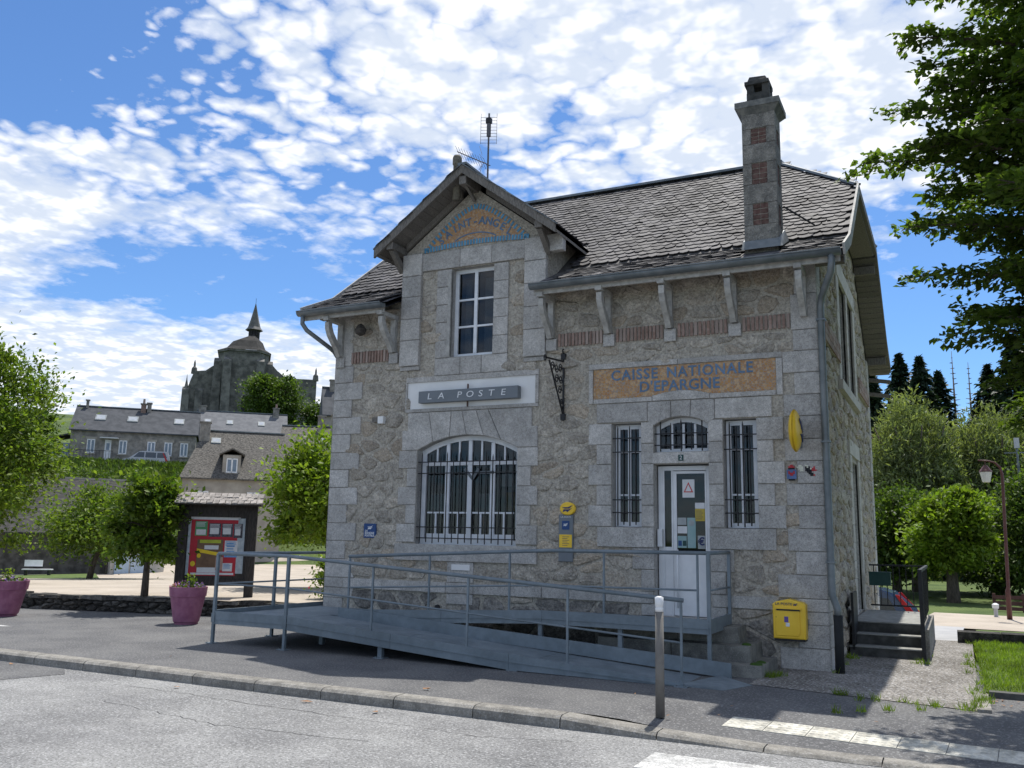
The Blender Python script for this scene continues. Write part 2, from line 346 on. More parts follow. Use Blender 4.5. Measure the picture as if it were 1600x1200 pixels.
# ------------------------------------------------------------------ terrain
def sstep(v, a, b): t = np.clip((v-a)/(b-a), 0, 1); return t*t*(3-2*t)
def height(x, y):
    x = np.asarray(x, float); y = np.asarray(y, float); r = np.hypot(x-1.7, y+13.5); az = np.degrees(np.arctan2(x-1.7, y+13.5))
    left = np.interp(r, [0, 20, 26, 55, 64, 77, 80, 88, 95, 110, 125, 160, 220, 400, 900], [.30, .30, .22, -.85, -.85, -.85, .8, 5.8, 8.0, 8.8, 12.5, 20.0, 23, 24, 24])
    right = np.interp(y, [-50, 5.6, 8.0, 20, 60, 80, 130, 300, 900], [-.30, -.30, -.32, -.45, -.7, 0, 6, 12, 14])-.85*np.exp(-((x+1.8)/2.6)**4-((y-14)/3.0)**4)
    w = sstep(az, -30, -18); back = left*(1-w)+right*w
    # in front of the boundary wall line the ground is the flat base under the pavements
    line = .16+.22*(x+16); f = sstep(y-line, .05, .35); f = np.where(x > -9.1, sstep(y, 1.0, 4.0)*w+(1-w)*sstep(y, 1.5, 2.0), f)
    return -.30*(1-f)+back*f
def grid_sheet(name, xs, ys, fn, mat, label, cat, off=0, mask=None):
    X, Y = np.meshgrid(xs, ys); Z = fn(X, Y)+off; V = np.stack([X, Y, Z], -1).reshape(-1, 3); nx, ny = len(xs), len(ys)
    i = (np.arange(ny-1)[:, None]*nx+np.arange(nx-1)[None]).ravel()
    F = np.stack([i, i+1, i+nx+1, i+nx], 1)
    if mask is not None:
        c = V[F].mean(1); F = F[mask(c[:, 0], c[:, 1])]
    o = npmesh(name, V, F, mat); o['kind'] = 'structure'; tag(o, label, cat); return o
xs = np.unique(np.concatenate([np.linspace(-900, -130, 30), np.linspace(-130, -20, 56), np.linspace(-20, 12, 65), np.linspace(12, 60, 20), np.linspace(60, 900, 25)]))
ys = np.unique(np.concatenate([np.linspace(-900, -30, 20), np.linspace(-30, -3, 14), np.linspace(-3, 12, 46), np.linspace(12, 130, 60), np.linspace(130, 900, 30)]))
grid_sheet('ground', xs, ys, height, terr, 'green rolling meadow ground reaching up the hill behind the village', 'ground')
# plaza: sandy square behind the boundary wall
def plz(x, y):
    r = np.hypot(x-1.7, y+13.5); line = .16+.22*(x+16)
    return (y > line+.25) & (x < -9.1) & (r < 78) & (y < 52)
grid_sheet('plaza', np.linspace(-70, -9, 123), np.linspace(-10, 53, 127), lambda x, y: np.maximum(height(x, y), np.interp(np.hypot(x-1.7, y+13.5), [0, 20, 26, 55, 64, 90], [.30, .30, .22, -.85, -.85, -.85])), sand, 'sunlit sandy village square behind the low stone wall', 'square', .03, plz)

# road, pavement, kerb
rd = MB(); rd.add([(-400, -60, -.12), (400, -60, -.12), (400, -4.6, -.12), (-400, -4.6, -.12)], [(0, 1, 2, 3)])
road = rd.build('road', roadm); tag(road, 'pale grey worn road surface in the foreground', 'road', kind='structure')
stripe = MB().hexa([(-.86, -5.95, -.119), (3.2, -5.95, -.119), (3.2, -5.35, -.119), (-.86, -5.35, -.119), (-.86, -5.95, -.115), (3.2, -5.95, -.115), (3.2, -5.35, -.115), (-.86, -5.35, -.115)]).build('crosswalk_stripe', paint, road)
patch = MB().add([(-9.4, -6.6, -.116), (-13.5, -5.6, -.116), (-12.5, -4.9, -.116), (-9.3, -4.9, -.116), (-8.9, -5.2, -.116)], [(0, 1, 2, 3, 4)]).build('asphalt_patch', asphalt, road)
crk = M('tar_crack', (.05, .05, .05))
def crack(pts):
    m = MB(); w = .012; pp = []
    for (x0, y0), (x1, y1) in zip(pts[:-1], pts[1:]):
        n = max(2, int(math.hypot(x1-x0, y1-y0)/.12))
        for i in range(n): t = i/n; pp.append((x0+(x1-x0)*t+random.uniform(-.035, .035), y0+(y1-y0)*t+random.uniform(-.035, .035)))
    for i in range(len(pp)-1):
        a, b = pp[i], pp[i+1]; ww = w*random.uniform(.3, 1)
        m.add([(a[0], a[1]-ww/2, -.1165), (b[0], b[1]-ww/2, -.1165), (b[0], b[1]+ww/2, -.1165), (a[0], a[1]+ww/2, -.1165)], [(0, 1, 2, 3)])
    return m.build('road_crack', crk, road, fix=False)
crack([(-7.5, -5.35), (-5, -5.5), (-2.5, -5.6), (-1.5, -5.3)]); crack([(-2.2, -7.6), (-2.0, -6.8), (-1.6, -6.3), (-1.6, -5.7)]); crack([(-7, -6.2), (-5, -6.5), (-3.2, -6.3)])
def drop(x): return -.085*float(sstep(np.array(x), -1.7, -.5))
pv = MB(); px_ = [-60, -30, -16, -12, -9, -6, -4, -2.5, -1.7, -1.4, -1.1, -.8, -.5, 0, 1, 2, 3, 5, 9, 20, 60]
rows = [-4.62, -3.4, -2.0, 2.2]
for y in rows:
    for x in px_: pv.v.append((x, y, drop(x)*(1 if y == -4.62 else .25 if y == -3.4 else 0)))
n = len(px_)
for j in range(len(rows)-1):
    for i in range(n-1): pv.f.append((j*n+i, j*n+i+1, (j+1)*n+i+1, (j+1)*n+i)); pv.mi.append(0)
pave = pv.build('pavement', asphalt, fix=False); tag(pave, 'dark asphalt pavement in front of the stone building', 'pavement', kind='structure')
# tactile strip: studded tiles
tm = MB(); tm.box(-.2, .2, -.21, .21, 0, .008)
for i in range(5):
    for j in range(5):
        cx, cy = -.16+.08*i, -.168+.084*j; tm.lathe([(.027, .008), (.020, .013), (.008, .014)], 6, (cx, cy, 0))
tproto = tm.build('tactile_tile', tactile, pave, fix=False)
for k in range(9):
    o = tproto if k == 0 else link(tproto.copy(), pave); x = -.32+.405*k; yq = -3.97-.028*k; o.location = (x, yq, drop(x)*(.25+.75*(-3.4-yq)/1.22)-.001); o.rotation_euler = (-.615*drop(x), 0, -.07)
kerb = empty('kerb', 'pale concrete kerb between pavement and road', 'kerb', kind='structure')
x = -16.
while x < 9:
    z0, z1 = drop(x), drop(x+1); gp = .006
    k = MB(); a, b = x+gp, x+1-gp
    prof = [(-4.86, -.16), (-4.85, -.03), (-4.815, -.004), (-4.78, .003), (-4.62, .003), (-4.62, -.16)]
    vs = [(a, yy, zz+z0*(zz > -.1)) for yy, zz in prof]+[(b, yy, zz+z1*(zz > -.1)) for yy, zz in prof]; m = len(prof)
    k.add(vs, [(i, (i+1) % m, m+(i+1) % m, m+i) for i in range(m)]+[tuple(reversed(range(m))), tuple(range(m, 2*m))]).build('kerb_stone', kerbm, kerb)
    x += 1
MB().add([(-16, -4.84, -.155), (9, -4.84, -.155), (9, -4.64, -.155), (-16, -4.64, -.155), (-16, -4.82, -.02), (-1.8, -4.82, -.02), (-1.8, -4.64, -.02), (-16, -4.64, -.02)], [(0, 1, 2, 3), (4, 5, 6, 7)]).build('mortar_bed', kerbm, kerb)
# gravel path beside the building and lawn
gp_ = MB().add([(-.75, -1.75, .006), (1.82, -2.22, .006), (1.84, 5.6, .006), (.02, 5.6, .006), (.02, .0, .006), (-.75, 0, .006)], [(0, 1, 2, 3, 4, 5)])
gpath = gp_.build('gravel_path', gravel); tag(gpath, 'grey gravel path along the right side of the building', 'path', kind='structure')
MB().box(1.78, 1.92, -2.25, -1.0, -.05, .03).build('path_edging', kerbm, gpath)
lawn = MB().box(1.9, 14, -1.0, 5.1, -.28, .05).build('lawn', lawnm); tag(lawn, 'small sunlit lawn beside the gravel path', 'lawn', kind='structure')
MB().box(1.93, 14, -1.16, -1.01, -.05, .07).build('lawn_edging', M('dark_kerb', (.06, .06, .055), (.1, .1, .09)), lawn)
n = 26000; P = np.stack([rng.uniform(1.86, 6.5, n), rng.uniform(-1.0, 5.1, n), np.full(n, .05)], 1)
h = rng.uniform(.03, .085, n); a = rng.uniform(0, 6.28, n); ln = rng.uniform(-.05, .05, (n, 2)); w = .007
V = np.stack([P+np.stack([np.cos(a)*w, np.sin(a)*w, 0*a], 1), P-np.stack([np.cos(a)*w, np.sin(a)*w, 0*a], 1), P+np.stack([ln[:, 0], ln[:, 1], h], 1)], 1).reshape(-1, 3)
gr = npmesh('grass', V, np.arange(n*3).reshape(-1, 3), L_grass); tag(gr, 'short bright green grass of the lawn', 'grass', kind='stuff')
def tuft(name, spots, label, hmax, parent=None):
    Vs = []
    for (x, y, z, r, k) in spots:
        for _ in range(k):
            a = random.uniform(0, 6.28); rr = r*math.sqrt(random.random()); p = np.array([x+rr*math.cos(a), y+rr*math.sin(a), z]); b = random.uniform(0, 6.28); w = .006
            hh = hmax*random.uniform(.3, 1); Vs += [p+[math.cos(b)*w, math.sin(b)*w, 0], p-[math.cos(b)*w, math.sin(b)*w, 0], p+[random.uniform(-.06, .06), random.uniform(-.06, .06), hh]]
    V = np.array(Vs); o = npmesh(name, V, np.arange(len(V)).reshape(-1, 3), L_grass); return tag(o, label, 'weeds', kind='stuff')
sp_ = [(-.62, -1.0, 0, .10, 90), (-.55, -.85, 0, .12, 80), (.12, -.1, .006, .1, 30), (.08, .9, .006, .1, 30), (.1, 1.7, .006, .14, 70), (1.1, 1.65, .006, .14, 70), (.35, -1.95, .006, .08, 60), (1.15, 2.6, .006, .1, 40)]
sp_ += [(random.uniform(.4, 1.8), -1.98-.17*random.uniform(.4, 1.8), .006, .06, 14) for _ in range(14)]+[(1.8+random.uniform(-.1, .12), random.uniform(-2.2, 5), .02, .07, 20) for _ in range(26)]
sp_ += [(1.2-.25*i+random.uniform(-.04, .04), -2.5-.22*i, .0, .06, 22) for i in range(4)]
tuft('weeds', sp_, 'weeds sprouting along the wall foot and path edges', .11)

# ================================================================== the post office building
W0, W1, DEP = -8.76, 0.0, 8.72
bld = empty('post_office_building', 'grey granite two-storey village post office with slate roof and gabled dormer', 'building')
def arch(x0, x1, zs, zc, n=12):
    """segmental arch points from right springing to left springing"""
    c = (x0+x1)/2; hw = (x1-x0)/2; s = zc-zs; r = (hw*hw+s*s)/(2*s); z = zc-r; a = math.asin(hw/r)
    return [(c+r*math.sin(a-2*a*i/n), z+r*math.cos(a-2*a*i/n)) for i in range(n+1)]
BIG = [(-6.87, 1.60), (-4.89, 1.60)]+arch(-6.87, -4.89, 3.26, 3.51)
TRN = [(-2.50, 3.12), (-1.63, 3.12)]+arch(-2.50, -1.63, 3.54, 3.67, 8)
LW, RW, DOOR, GW = rect(-3.20, -2.71, 1.95, 3.60), rect(-1.41, -.91, 1.95, 3.60), rect(-2.50, -1.64, .62, 2.93), rect(-6.27, -5.41, 4.92, 6.56)
def wall_mesh(name, outer, holes, fn, depth, mats, parent):
    polys = [outer]+holes; flat = [p for q in polys for p in q]
    tris = tessellate_polygon([[Vector((a, b, 0)) for a, b in q] for q in polys])
    m = MB(); m.add([fn(a, b, 0) for a, b in flat], [t for t in tris], 0)
    for q in holes:
        k = len(q); m.add([fn(a, b, 0) for a, b in q]+[fn(a, b, depth) for a, b in q], [(i, (i+1) % k, k+(i+1) % k, k+i) for i in range(k)], 1)
    return m.build(name, mats, parent, fix=False)
GX = -5.84
fo = [(W0, -.3), (W1, -.3), (W1, 6.05), (-4.37, 6.05), (-4.37, 6.95), (GX, 8.05), (-7.31, 6.95), (-7.31, 6.05), (W0, 6.05)]
fwall = wall_mesh('front_wall', fo, [BIG, TRN, LW, RW, DOOR, GW], FRONT, .24, [mortar, granite], bld)
# right gable wall
prof = [(-.55, 5.92), (.38, 6.36), (4.40, 9.42)]           # roof profile (y,z), front half
def roofz(y):
    y = y if y <= 4.4 else 8.8-y
    return np.interp(y, [p[0] for p in prof], [p[1] for p in prof])
SW1, SW2, SDOOR = rect(3.0, 4.16, 4.57, 6.5), rect(4.40, 5.46, 4.57, 6.5), rect(4.1, 5.3, .52, 3.3)
so_ = [(0, -1.3), (DEP, -1.3), (DEP, 6.0)]+[(y, roofz(y)-.14) for y in (8.3, 6.3)]+[(2.5, roofz(2.5)-.14), (.4, roofz(.4)-.14), (0, 6.0)]
swall = wall_mesh('side_wall', so_, [SW1, SW2, SDOOR], SIDE, .24, [mortar, granite], bld)
m = MB(); m.add([(W0, 0, -.3), (W0, DEP, -1.3), (W0, DEP, 6), (W0, 6.3, roofz(6.3)-.14), (W0, 2.5, roofz(2.5)-.14), (W0, 0, 6.05)], [(0, 1, 2, 3, 4, 5)]).add([(W0, DEP, -1.3), (W1, DEP, -1.3), (W1, DEP, 6), (W0, DEP, 6)], [(0, 1, 2, 3)])
m.build('rear_wall', mortar, bld, fix=False)
# dormer cheeks
m = MB()
for xx in (-7.31, -4.37): MB().add([(xx, 0, 5.9), (xx, .4, 6.2), (xx, 1.35, 7.05), (xx, 0, 7.05)], [(0, 1, 2, 3)]).build('dormer_cheek', mortar, bld, fix=False)
# rooms behind the windows so the glass looks into real space
m = MB()
for x0, x1, z0, z1 in ((-8.4, -3.9, .6, 3.9), (-3.8, -.4, .6, 3.9), (-7.2, -4.5, 4.7, 6.7)):
    y0, y1 = .26, 3.4
    m.add([(x0, y0, z0), (x1, y0, z0), (x1, y1, z0), (x0, y1, z0), (x0, y0, z1), (x1, y0, z1), (x1, y1, z1), (x0, y1, z1)], [(0, 1, 2, 3), (4, 5, 6, 7), (1, 2, 6, 5), (2, 3, 7, 6), (3, 0, 4, 7)])
m.add([(-.26, 2.8, 4.4), (-3, 2.8, 4.4), (-3, 5.8, 4.4), (-.26, 5.8, 4.4), (-.26, 2.8, 6.8), (-3, 2.8, 6.8), (-3, 5.8, 6.8), (-.26, 5.8, 6.8)], [(0, 1, 2, 3), (4, 5, 6, 7), (1, 2, 6, 5), (0, 1, 5, 4), (2, 3, 7, 6)])
m.build('interior_room', roomm, bld, fix=False)

# ---- dressed granite blocks on the facade
COVER = []
def db(poly_or_rect, d1=-.03, mat=granite, name='dressed_stone', ch=.010):
    p = rect(*poly_or_rect) if not isinstance(poly_or_rect[0], tuple) else poly_or_rect
    xs_ = [q[0] for q in p]; zs_ = [q[1] for q in p]; COVER.append((min(xs_), max(xs_), min(zs_), max(zs_)))
    j = random.uniform(-.004, .004); gpx = .004
    cx = sum(xs_)/len(p); cz = sum(zs_)/len(p)
    p = [(a-gpx*(1 if a > cx else -1), b-gpx*(1 if b > cz else -1)) for a, b in p]
    return block(name, p, fwall, mat, .03, d1+j, ch)
CZ = [-.05, .30, .62, .80, .98, 1.31, 1.64, 1.96, 2.29, 2.61, 2.94, 3.26, 3.60, 3.92, 4.25, 4.58, 4.90]
for i in range(len(CZ)-1):                                        # corner quoins, long and short in turn
    z0, z1 = CZ[i], CZ[i+1]
    wide = i % 2 == 0
    db((W0-.03, W0+(.62 if wide else .40), z0, z1))
    if z0 < 1.6: db((-(.66 if wide else .40), .03, z0, z1))
    else: db((-(.50 if wide else .34), .03, z0, z1))
db((W0-.03, W0+.36, 4.90, 5.9)); db((-.36, .03, 4.90, 5.45)); db((-.30, .03, 5.45, 5.95))
# plinth band
for x0, x1 in ((-8.36, -7.5), (-7.5, -6.2), (-6.2, -5.66), (-5.66, -4.4), (-4.4, -3.3), (-3.3, -2.52), (-1.62, -.66)): db((x0, x1, .80, .98), -.045)
db((-6.19, -5.67, .62, .80)); db((-6.19, -5.67, .98, 1.33))
# big arched window surround
for i, (z0, z1) in enumerate(((1.64, 1.96), (1.96, 2.29), (2.29, 2.61), (2.61, 2.94), (2.94, 3.26))):
    wd = i % 2 == 0
    db((-7.26 if wd else -7.08, -6.87, z0, z1)); db((-4.89, -4.50 if wd else -4.63, z0, z1))
db((-7.27, -4.49, 1.33, 1.62), -.055, name='window_sill')
A = list(reversed(arch(-6.87, -4.89, 3.26, 3.51, 6)))              # left to right
db([(-7.21, 3.26), (-6.87, 3.26), A[1], (-6.66, 3.94), (-7.10, 3.94), (-7.10, 3.62), (-7.21, 3.62)])
tops = [-6.66, -6.20, -5.98, -5.70, -5.46, -5.06]
for i in range(1, 5): db([A[i], A[i+1], (tops[i], 3.94), (tops[i-1], 3.94)] if i > 1 else [A[1], A[2], (tops[1], 3.94), (tops[0], 3.94)])
db([A[5], (-4.89, 3.26), (-4.51, 3.26), (-4.51, 3.62), (-4.62, 3.62), (-4.62, 3.94), (tops[4], 3.94)])
# LA POSTE panel frame
db((-7.17, -4.50, 4.49, 4.59)); db((-7.17, -4.50, 3.945, 4.01)); db((-7.17, -7.13, 4.01, 4.49)); db((-4.57, -4.50, 4.01, 4.49))
block('white_panel', rect(-7.135, -4.565, 4.005, 4.495), fwall, offwhite, .02, -.006, 0); COVER.append((-7.17, -4.5, 3.95, 4.59))
db((-6.58, -6.05, 4.59, 4.91)); db((-6.05, -5.62, 4.59, 4.91)); db((-5.62, -5.11, 4.59, 4.91))
# dormer window jambs, pilasters and beam
for i in range(5):
    z0 = 4.91+i*.33; z1 = min(z0+.33, 6.56); db((-6.58, -6.27, z0, z1)); db((-5.41, -5.11, z0, z1))
db((-6.90, -6.10, 6.57, 6.91), -.05); db((-6.10, -5.45, 6.57, 6.91), -.05); db((-5.45, -4.79, 6.57, 6.91), -.05)
for xx in (-7.31, -4.79):
    db((xx, xx+.42, 4.72, 4.80), -.05)
    zs_ = [4.80, 5.28, 5.68, 6.10, 6.50, 6.92]
    for i in range(5): db((xx, xx+.42, zs_[i], zs_[i+1]), -.085)
db((-4.44, -4.05, 6.62, 6.93), -.10)
# mosaic panel CAISSE NATIONALE frame
db((-3.60, -2.1, 4.50, 4.59)); db((-2.1, -.50, 4.50, 4.59)); db((-3.60, -3.52, 3.93, 4.50)); db((-.60, -.50, 3.93, 4.50))
AR = list(reversed(arch(-2.52, -1.60, 4.01, 4.09, 8)))
db([(-3.52, 3.93), (-2.52, 3.93), (-2.52, 4.01), (-3.52, 4.01)]); db([(-2.52, 3.93), (-1.60, 3.93)]+list(reversed(AR))); db([(-1.60, 3.93), (-.60, 3.93), (-.60, 4.01), (-1.60, 4.01)])
mp = [(-3.52, 4.01)]+AR+[(-.60, 4.01), (-.60, 4.50), (-3.52, 4.50)]
cpan = block('mosaic_panel', mp, fwall, mosaic, .02, -.008, 0); COVER.append((-3.6, -.5, 3.93, 4.59))
# door group surround
db((-3.46, -2.60, 3.61, 3.925)); db((-1.53, -.67, 3.61, 3.925))
T = list(reversed(arch(-2.50, -1.63, 3.54, 3.67, 6)))
db([(-2.60, 3.61), (-2.50, 3.54), T[1], T[2], (-2.22, 3.925), (-2.60, 3.925)]); db([T[2], T[3], T[4], (-1.90, 3.925), (-2.22, 3.925)]); db([T[4], T[5], (-1.63, 3.54), (-1.53, 3.61), (-1.53, 3.925), (-1.90, 3.925)])
for i, (z0, z1) in enumerate(((1.64, 1.955), (1.955, 2.29), (2.29, 2.61), (2.61, 2.94), (2.94, 3.26), (3.26, 3.60))):
    wd = i % 2 == 1
    if i == 0: db((-3.44, -2.50, z0, z1), -.05); db((-1.64, -.66, z0, z1), -.05); continue
    db((-3.60 if wd else -3.46, -3.20, z0, z1)); db((-2.71, -2.50, z0, z1)); db((-1.64, -1.41, z0, z1)); db((-.91, -.51 if wd else -.66, z0, z1))
db((-2.52, -1.62, 2.935, 3.115), -.035)
for z0, z1 in ((.62, .80), (.98, 1.31), (1.31, 1.64)):
    db((-2.86 if z0 > 1.2 else -2.72, -2.50, z0, z1)); db((-1.64, -1.28 if z0 > 1.2 else -1.40, z0, z1))
# stone pads under the roof consoles and the brick friezes
BX = [-8.66, -7.46, -4.27, -3.24, -2.21, -1.19]
for xx in BX: db((xx-.10, xx+.10, 4.87, 5.08), -.06)
def frieze(x0, x1, z0=4.94, z1=5.16, fn=FRONT, par=fwall):
    p = block('brick_frieze', rect(x0, x1, z0-.02, z1+.02), par, mortar, .02, -.008, 0, fn)
    n = int((x1-x0)/.062); w = (x1-x0)/n; b = MB().prism(rect(-w*.34, w*.34, z0, z1), fn, .0, -.035, .006)
    o0 = b.build('brick', brickm, p)
    for i in range(n):
        o = o0 if i == 0 else link(o0.copy(), p)
        if fn is FRONT: o.location = (x0+w*(i+.5), random.uniform(-.003, .003), 0)
        else: o.location = (random.uniform(-.003, .003), x0+w*(i+.5), 0)
    return p
for x0, x1 in ((-8.43, -7.57), (-4.16, -3.35), (-3.13, -2.32), (-2.10, -1.30), (-1.08, -.36)): frieze(x0, x1); COVER.append((x0, x1, 4.9, 5.2))
COVER.append((-6.9, -4.79, 6.9, 8))
OPEN = [(-6.87, -4.89, 1.6, 3.51), (-2.5, -1.63, .62, 3.67), (-3.2, -2.71, 1.95, 3.6), (-1.41, -.91, 1.95, 3.6), (-6.27, -5.41, 4.92, 6.56)]
# ---- rubble stones: irregular cells between mortar joints
def clip(poly, nx, nz, c):
    out = []
    for i in range(len(poly)):
        p, q = poly[i], poly[(i+1) % len(poly)]; a = p[0]*nx+p[1]*nz-c; b = q[0]*nx+q[1]*nz-c
        if a <= 0: out.append(p)
        if a*b < 0: t = a/(a-b); out.append((p[0]+(q[0]-p[0])*t, p[1]+(q[1]-p[1])*t))
    return out
def chaikin(p, k=.22):
    o = []
    for i in range(len(p)):
        a, b = p[i], p[(i+1) % len(p)]; o += [(a[0]+(b[0]-a[0])*k, a[1]+(b[1]-a[1])*k), (b[0]-(b[0]-a[0])*k, b[1]-(b[1]-a[1])*k)]
    return o
def rubble_cells(x0, x1, z0, z1, sx, sz, jit=.42, gap=.014):
    nx, nz = int((x1-x0)/sx)+1, int((z1-z0)/sz)+1; P = {}
    for i in range(-1, nx+1):
        for j in range(-1, nz+1):
            P[i, j] = (x0+(i+.5+(.5 if j % 2 else 0)+random.uniform(-jit, jit))*sx, z0+(j+.5+random.uniform(-jit, jit))*sz)
    out = []
    for (i, j), p in P.items():
        poly = [(p[0]-sx*1.6, p[1]-sz*1.6), (p[0]+sx*1.6, p[1]-sz*1.6), (p[0]+sx*1.6, p[1]+sz*1.6), (p[0]-sx*1.6, p[1]+sz*1.6)]
        for di in range(-2, 3):
            for dj in range(-2, 3):
                q = P.get((i+di, j+dj))
                if q is None or (di == 0 and dj == 0): continue
                k = (sx/sz)**2; nxx, nzz = (q[0]-p[0]), (q[1]-p[1])*k; mx, mz = (p[0]+q[0])/2, (p[1]+q[1])/2
                poly = clip(poly, nxx, nzz, mx*nxx+mz*nzz)
                if len(poly) < 3: break
            if len(poly) < 3: break
        if len(poly) >= 3:
            poly = clip(clip(clip(clip(poly, -1, 0, -x0), 1, 0, x1), 0, -1, -z0), 0, 1, z1)
            if len(poly) >= 3: out.append(inset(chaikin(poly), gap+random.uniform(0, .012)))
    return out
def stone_mb(m, poly, fn, h):
    n = len(poly); a = inset(poly, .03); dh = lambda: h*random.uniform(.6, 1.3)
    vs = [fn(p, q, .01) for p, q in poly]+[fn(p, q, -h*.55) for p, q in inset(poly, .008)]+[fn(p, q, -dh()) for p, q in a]
    cx = sum(p[0] for p in a)/n; cz = sum(p[1] for p in a)/n; vs.append(fn(cx, cz, -h*random.uniform(.9, 1.5)))
    fs = []
    for k in range(2):
        for i in range(n): fs.append((k*n+i, k*n+(i+1) % n, (k+1)*n+(i+1) % n, (k+1)*n+i))
    fs += [(2*n+i, 2*n+(i+1) % n, 3*n) for i in range(n)]
    return m.add(vs, fs)
def area(p): return abs(sum(p[i][0]*p[(i+1) % len(p)][1]-p[(i+1) % len(p)][0]*p[i][1] for i in range(len(p))))/2
cells = rubble_cells(W0+.2, -.2, .0, .80, .55, .40)+rubble_cells(W0+.2, -.2, .98, 4.9, .40, .25)+rubble_cells(W0+.2, -.2, 5.18, 5.95, .42, .26)+rubble_cells(-7.0, -4.6, 5.9, 6.6, .34, .26)
keep = []
for p in cells:
    n = len(p); cx = sum(q[0] for q in p)/n; cz = sum(q[1] for q in p)/n
    if any(a-.015 < cx < b+.015 and c-.015 < cz < d+.015 for a, b, c, d in COVER): continue
    if any(a-.02 < q[0] < b+.02 and c-.02 < q[1] < d+.02 for q in p for a, b, c, d in OPEN): continue
    vis = [q for q in p if not any(a < q[0] < b and c < q[1] < d for a, b, c, d in COVER)]
    if len(vis) < 3 or area(p) < .008: continue
    keep.append((area(p), p, cz))
keep.sort(key=lambda t: -t[0])
for ar, p, cz in keep[:300]:
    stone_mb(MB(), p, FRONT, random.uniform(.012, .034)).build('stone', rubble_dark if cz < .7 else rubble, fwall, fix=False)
if len(keep) > 300:
    m = MB()
    for ar, p, cz in keep[300:]: stone_mb(m, p, FRONT, random.uniform(.010, .020))
    tag(m.build('small_stones', rubble, fwall, fix=False), 'small rubble stones filling the facade joints', None, kind='stuff')
# side wall: rough, deeply shadowed masonry, seen at a glancing angle
m = MB()
for p in rubble_cells(.36, DEP-.3, .0, 9, .42, .24):
    n = len(p); cx = sum(q[0] for q in p)/n; cz = sum(q[1] for q in p)/n
    if cz > roofz(cx)-.5 or (2.6 < cx < 5.9 and 4.35 < cz < 6.85) or (3.8 < cx < 5.6 and cz < 3.65) or 4.82 < cz < 5.2 or cz > 7.7: continue
    stone_mb(m, p, SIDE, random.uniform(.02, .05))
tag(m.build('wall_stones', rubble, swall, fix=False), 'rough rubble stones of the side wall', None, kind='stuff')
for i in range(len(CZ)-1):
    wd = i % 2 == 1
    block('dressed_stone', rect(.0, .50 if wd else .34, CZ[i]+.004, CZ[i+1]-.004), swall, granite, .03, -.032, .01, SIDE)
    block('dressed_stone', rect(DEP-(.5 if wd else .34), DEP+.02, CZ[i]+.004, CZ[i+1]-.004), swall, granite, .03, -.045, .01, SIDE)
for i in range(3): block('dressed_stone', rect(DEP-.4, DEP+.02, 4.9+.36*i, 5.25+.36*i), swall, granite, .03, -.045, .01, SIDE); block('dressed_stone', rect(0, .4, 4.9+.36*i, 5.25+.36*i), swall, granite, .03, -.032, .01, SIDE)
block('window_lintel', rect(2.75, 5.75, 6.5, 6.82), swall, granite_pale, .03, -.05, .01, SIDE); block('window_sill', rect(2.6, 5.86, 4.40, 4.57), swall, granite_pale, .03, -.09, .01, SIDE)
for y0, y1 in ((2.68, 3.0), (4.16, 4.40), (5.46, 5.80)):
    for k in range(6): block('dressed_stone', rect(y0-(.06*(k % 2) if y0 < 4 else 0), y1, 4.575+.32*k, 4.89+.32*k), swall, granite_pale, .03, -.04, .01, SIDE)
for k in range(9):
    block('dressed_stone', rect(3.78-(.1*(k % 2)), 4.1, .50+.32*k, .815+.32*k), swall, granite_pale, .03, -.035, .01, SIDE); block('dressed_stone', rect(5.3, 5.6, .50+.32*k, .815+.32*k), swall, granite_pale, .03, -.035, .01, SIDE)
block('door_lintel', rect(3.78, 5.6, 3.385, 3.66), swall, granite_pale, .03, -.04, .01, SIDE)
for y0, y1 in ((.52, 2.58), (5.95, 8.2)):
    p = block('brick_frieze', rect(y0, y1, 4.84, 5.18), swall, mortar, .02, -.05, 0, SIDE)
    n = int((y1-y0)/.23); w = (y1-y0)/n; o0 = MB().prism(rect(-w*.47, w*.47, 4.85, 4.95), SIDE, 0, -.075, .006).build('brick', brickm, p)
    for i in range(n):
        for j in range(3):
            o = o0 if i == j == 0 else link(o0.copy(), p); o.location = (0, y0+w*(i+.5), .108*j)
# side windows and door leaf
def window(parent, x0, x1, z0, z1, y, cols, rows, fr=.06, bar=.03, fn=FRONT, mat=winwhite, name='window', mids=None, d=.05):
    w = MB()
    for p in (rect(x0, x0+fr, z0, z1), rect(x1-fr, x1, z0, z1), rect(x0+fr, x1-fr, z0, z0+fr), rect(x0+fr, x1-fr, z1-fr, z1)): w.prism(p, fn, y+d, y, .006)
    o = w.build(name, mat, parent)
    xs_ = [x0+fr+(x1-x0-2*fr)*i/cols for i in range(cols+1)]; zs_ = mids or [z0+fr+(z1-z0-2*fr)*i/rows for i in range(rows+1)]
    for i in range(1, cols): block('mullion', rect(xs_[i]-bar*.9, xs_[i]+bar*.9, z0+fr, z1-fr), o, mat, y+d-.005, y-.008, .004, fn)
    for j in range(1, len(zs_)-1):
        for i in range(cols): block('glazing_bar', rect(xs_[i]+(bar*.9 if i else 0), xs_[i+1]-(bar*.9 if i < cols-1 else 0), zs_[j]-bar/2, zs_[j]+bar/2), o, mat, y+d-.008, y+.004, .003, fn)
    for i in range(cols):
        for j in range(len(zs_)-1): block('pane', rect(xs_[i]+.005, xs_[i+1]-.005, zs_[j]+.003, zs_[j+1]-.003), o, glass, y+.032, y+.028, 0, fn)
    return o
window(bld, 3.0, 4.16, 4.57, 6.5, .16, 2, 3, fn=SIDE); window(bld, 4.40, 5.46, 4.57, 6.5, .16, 2, 3, fn=SIDE)
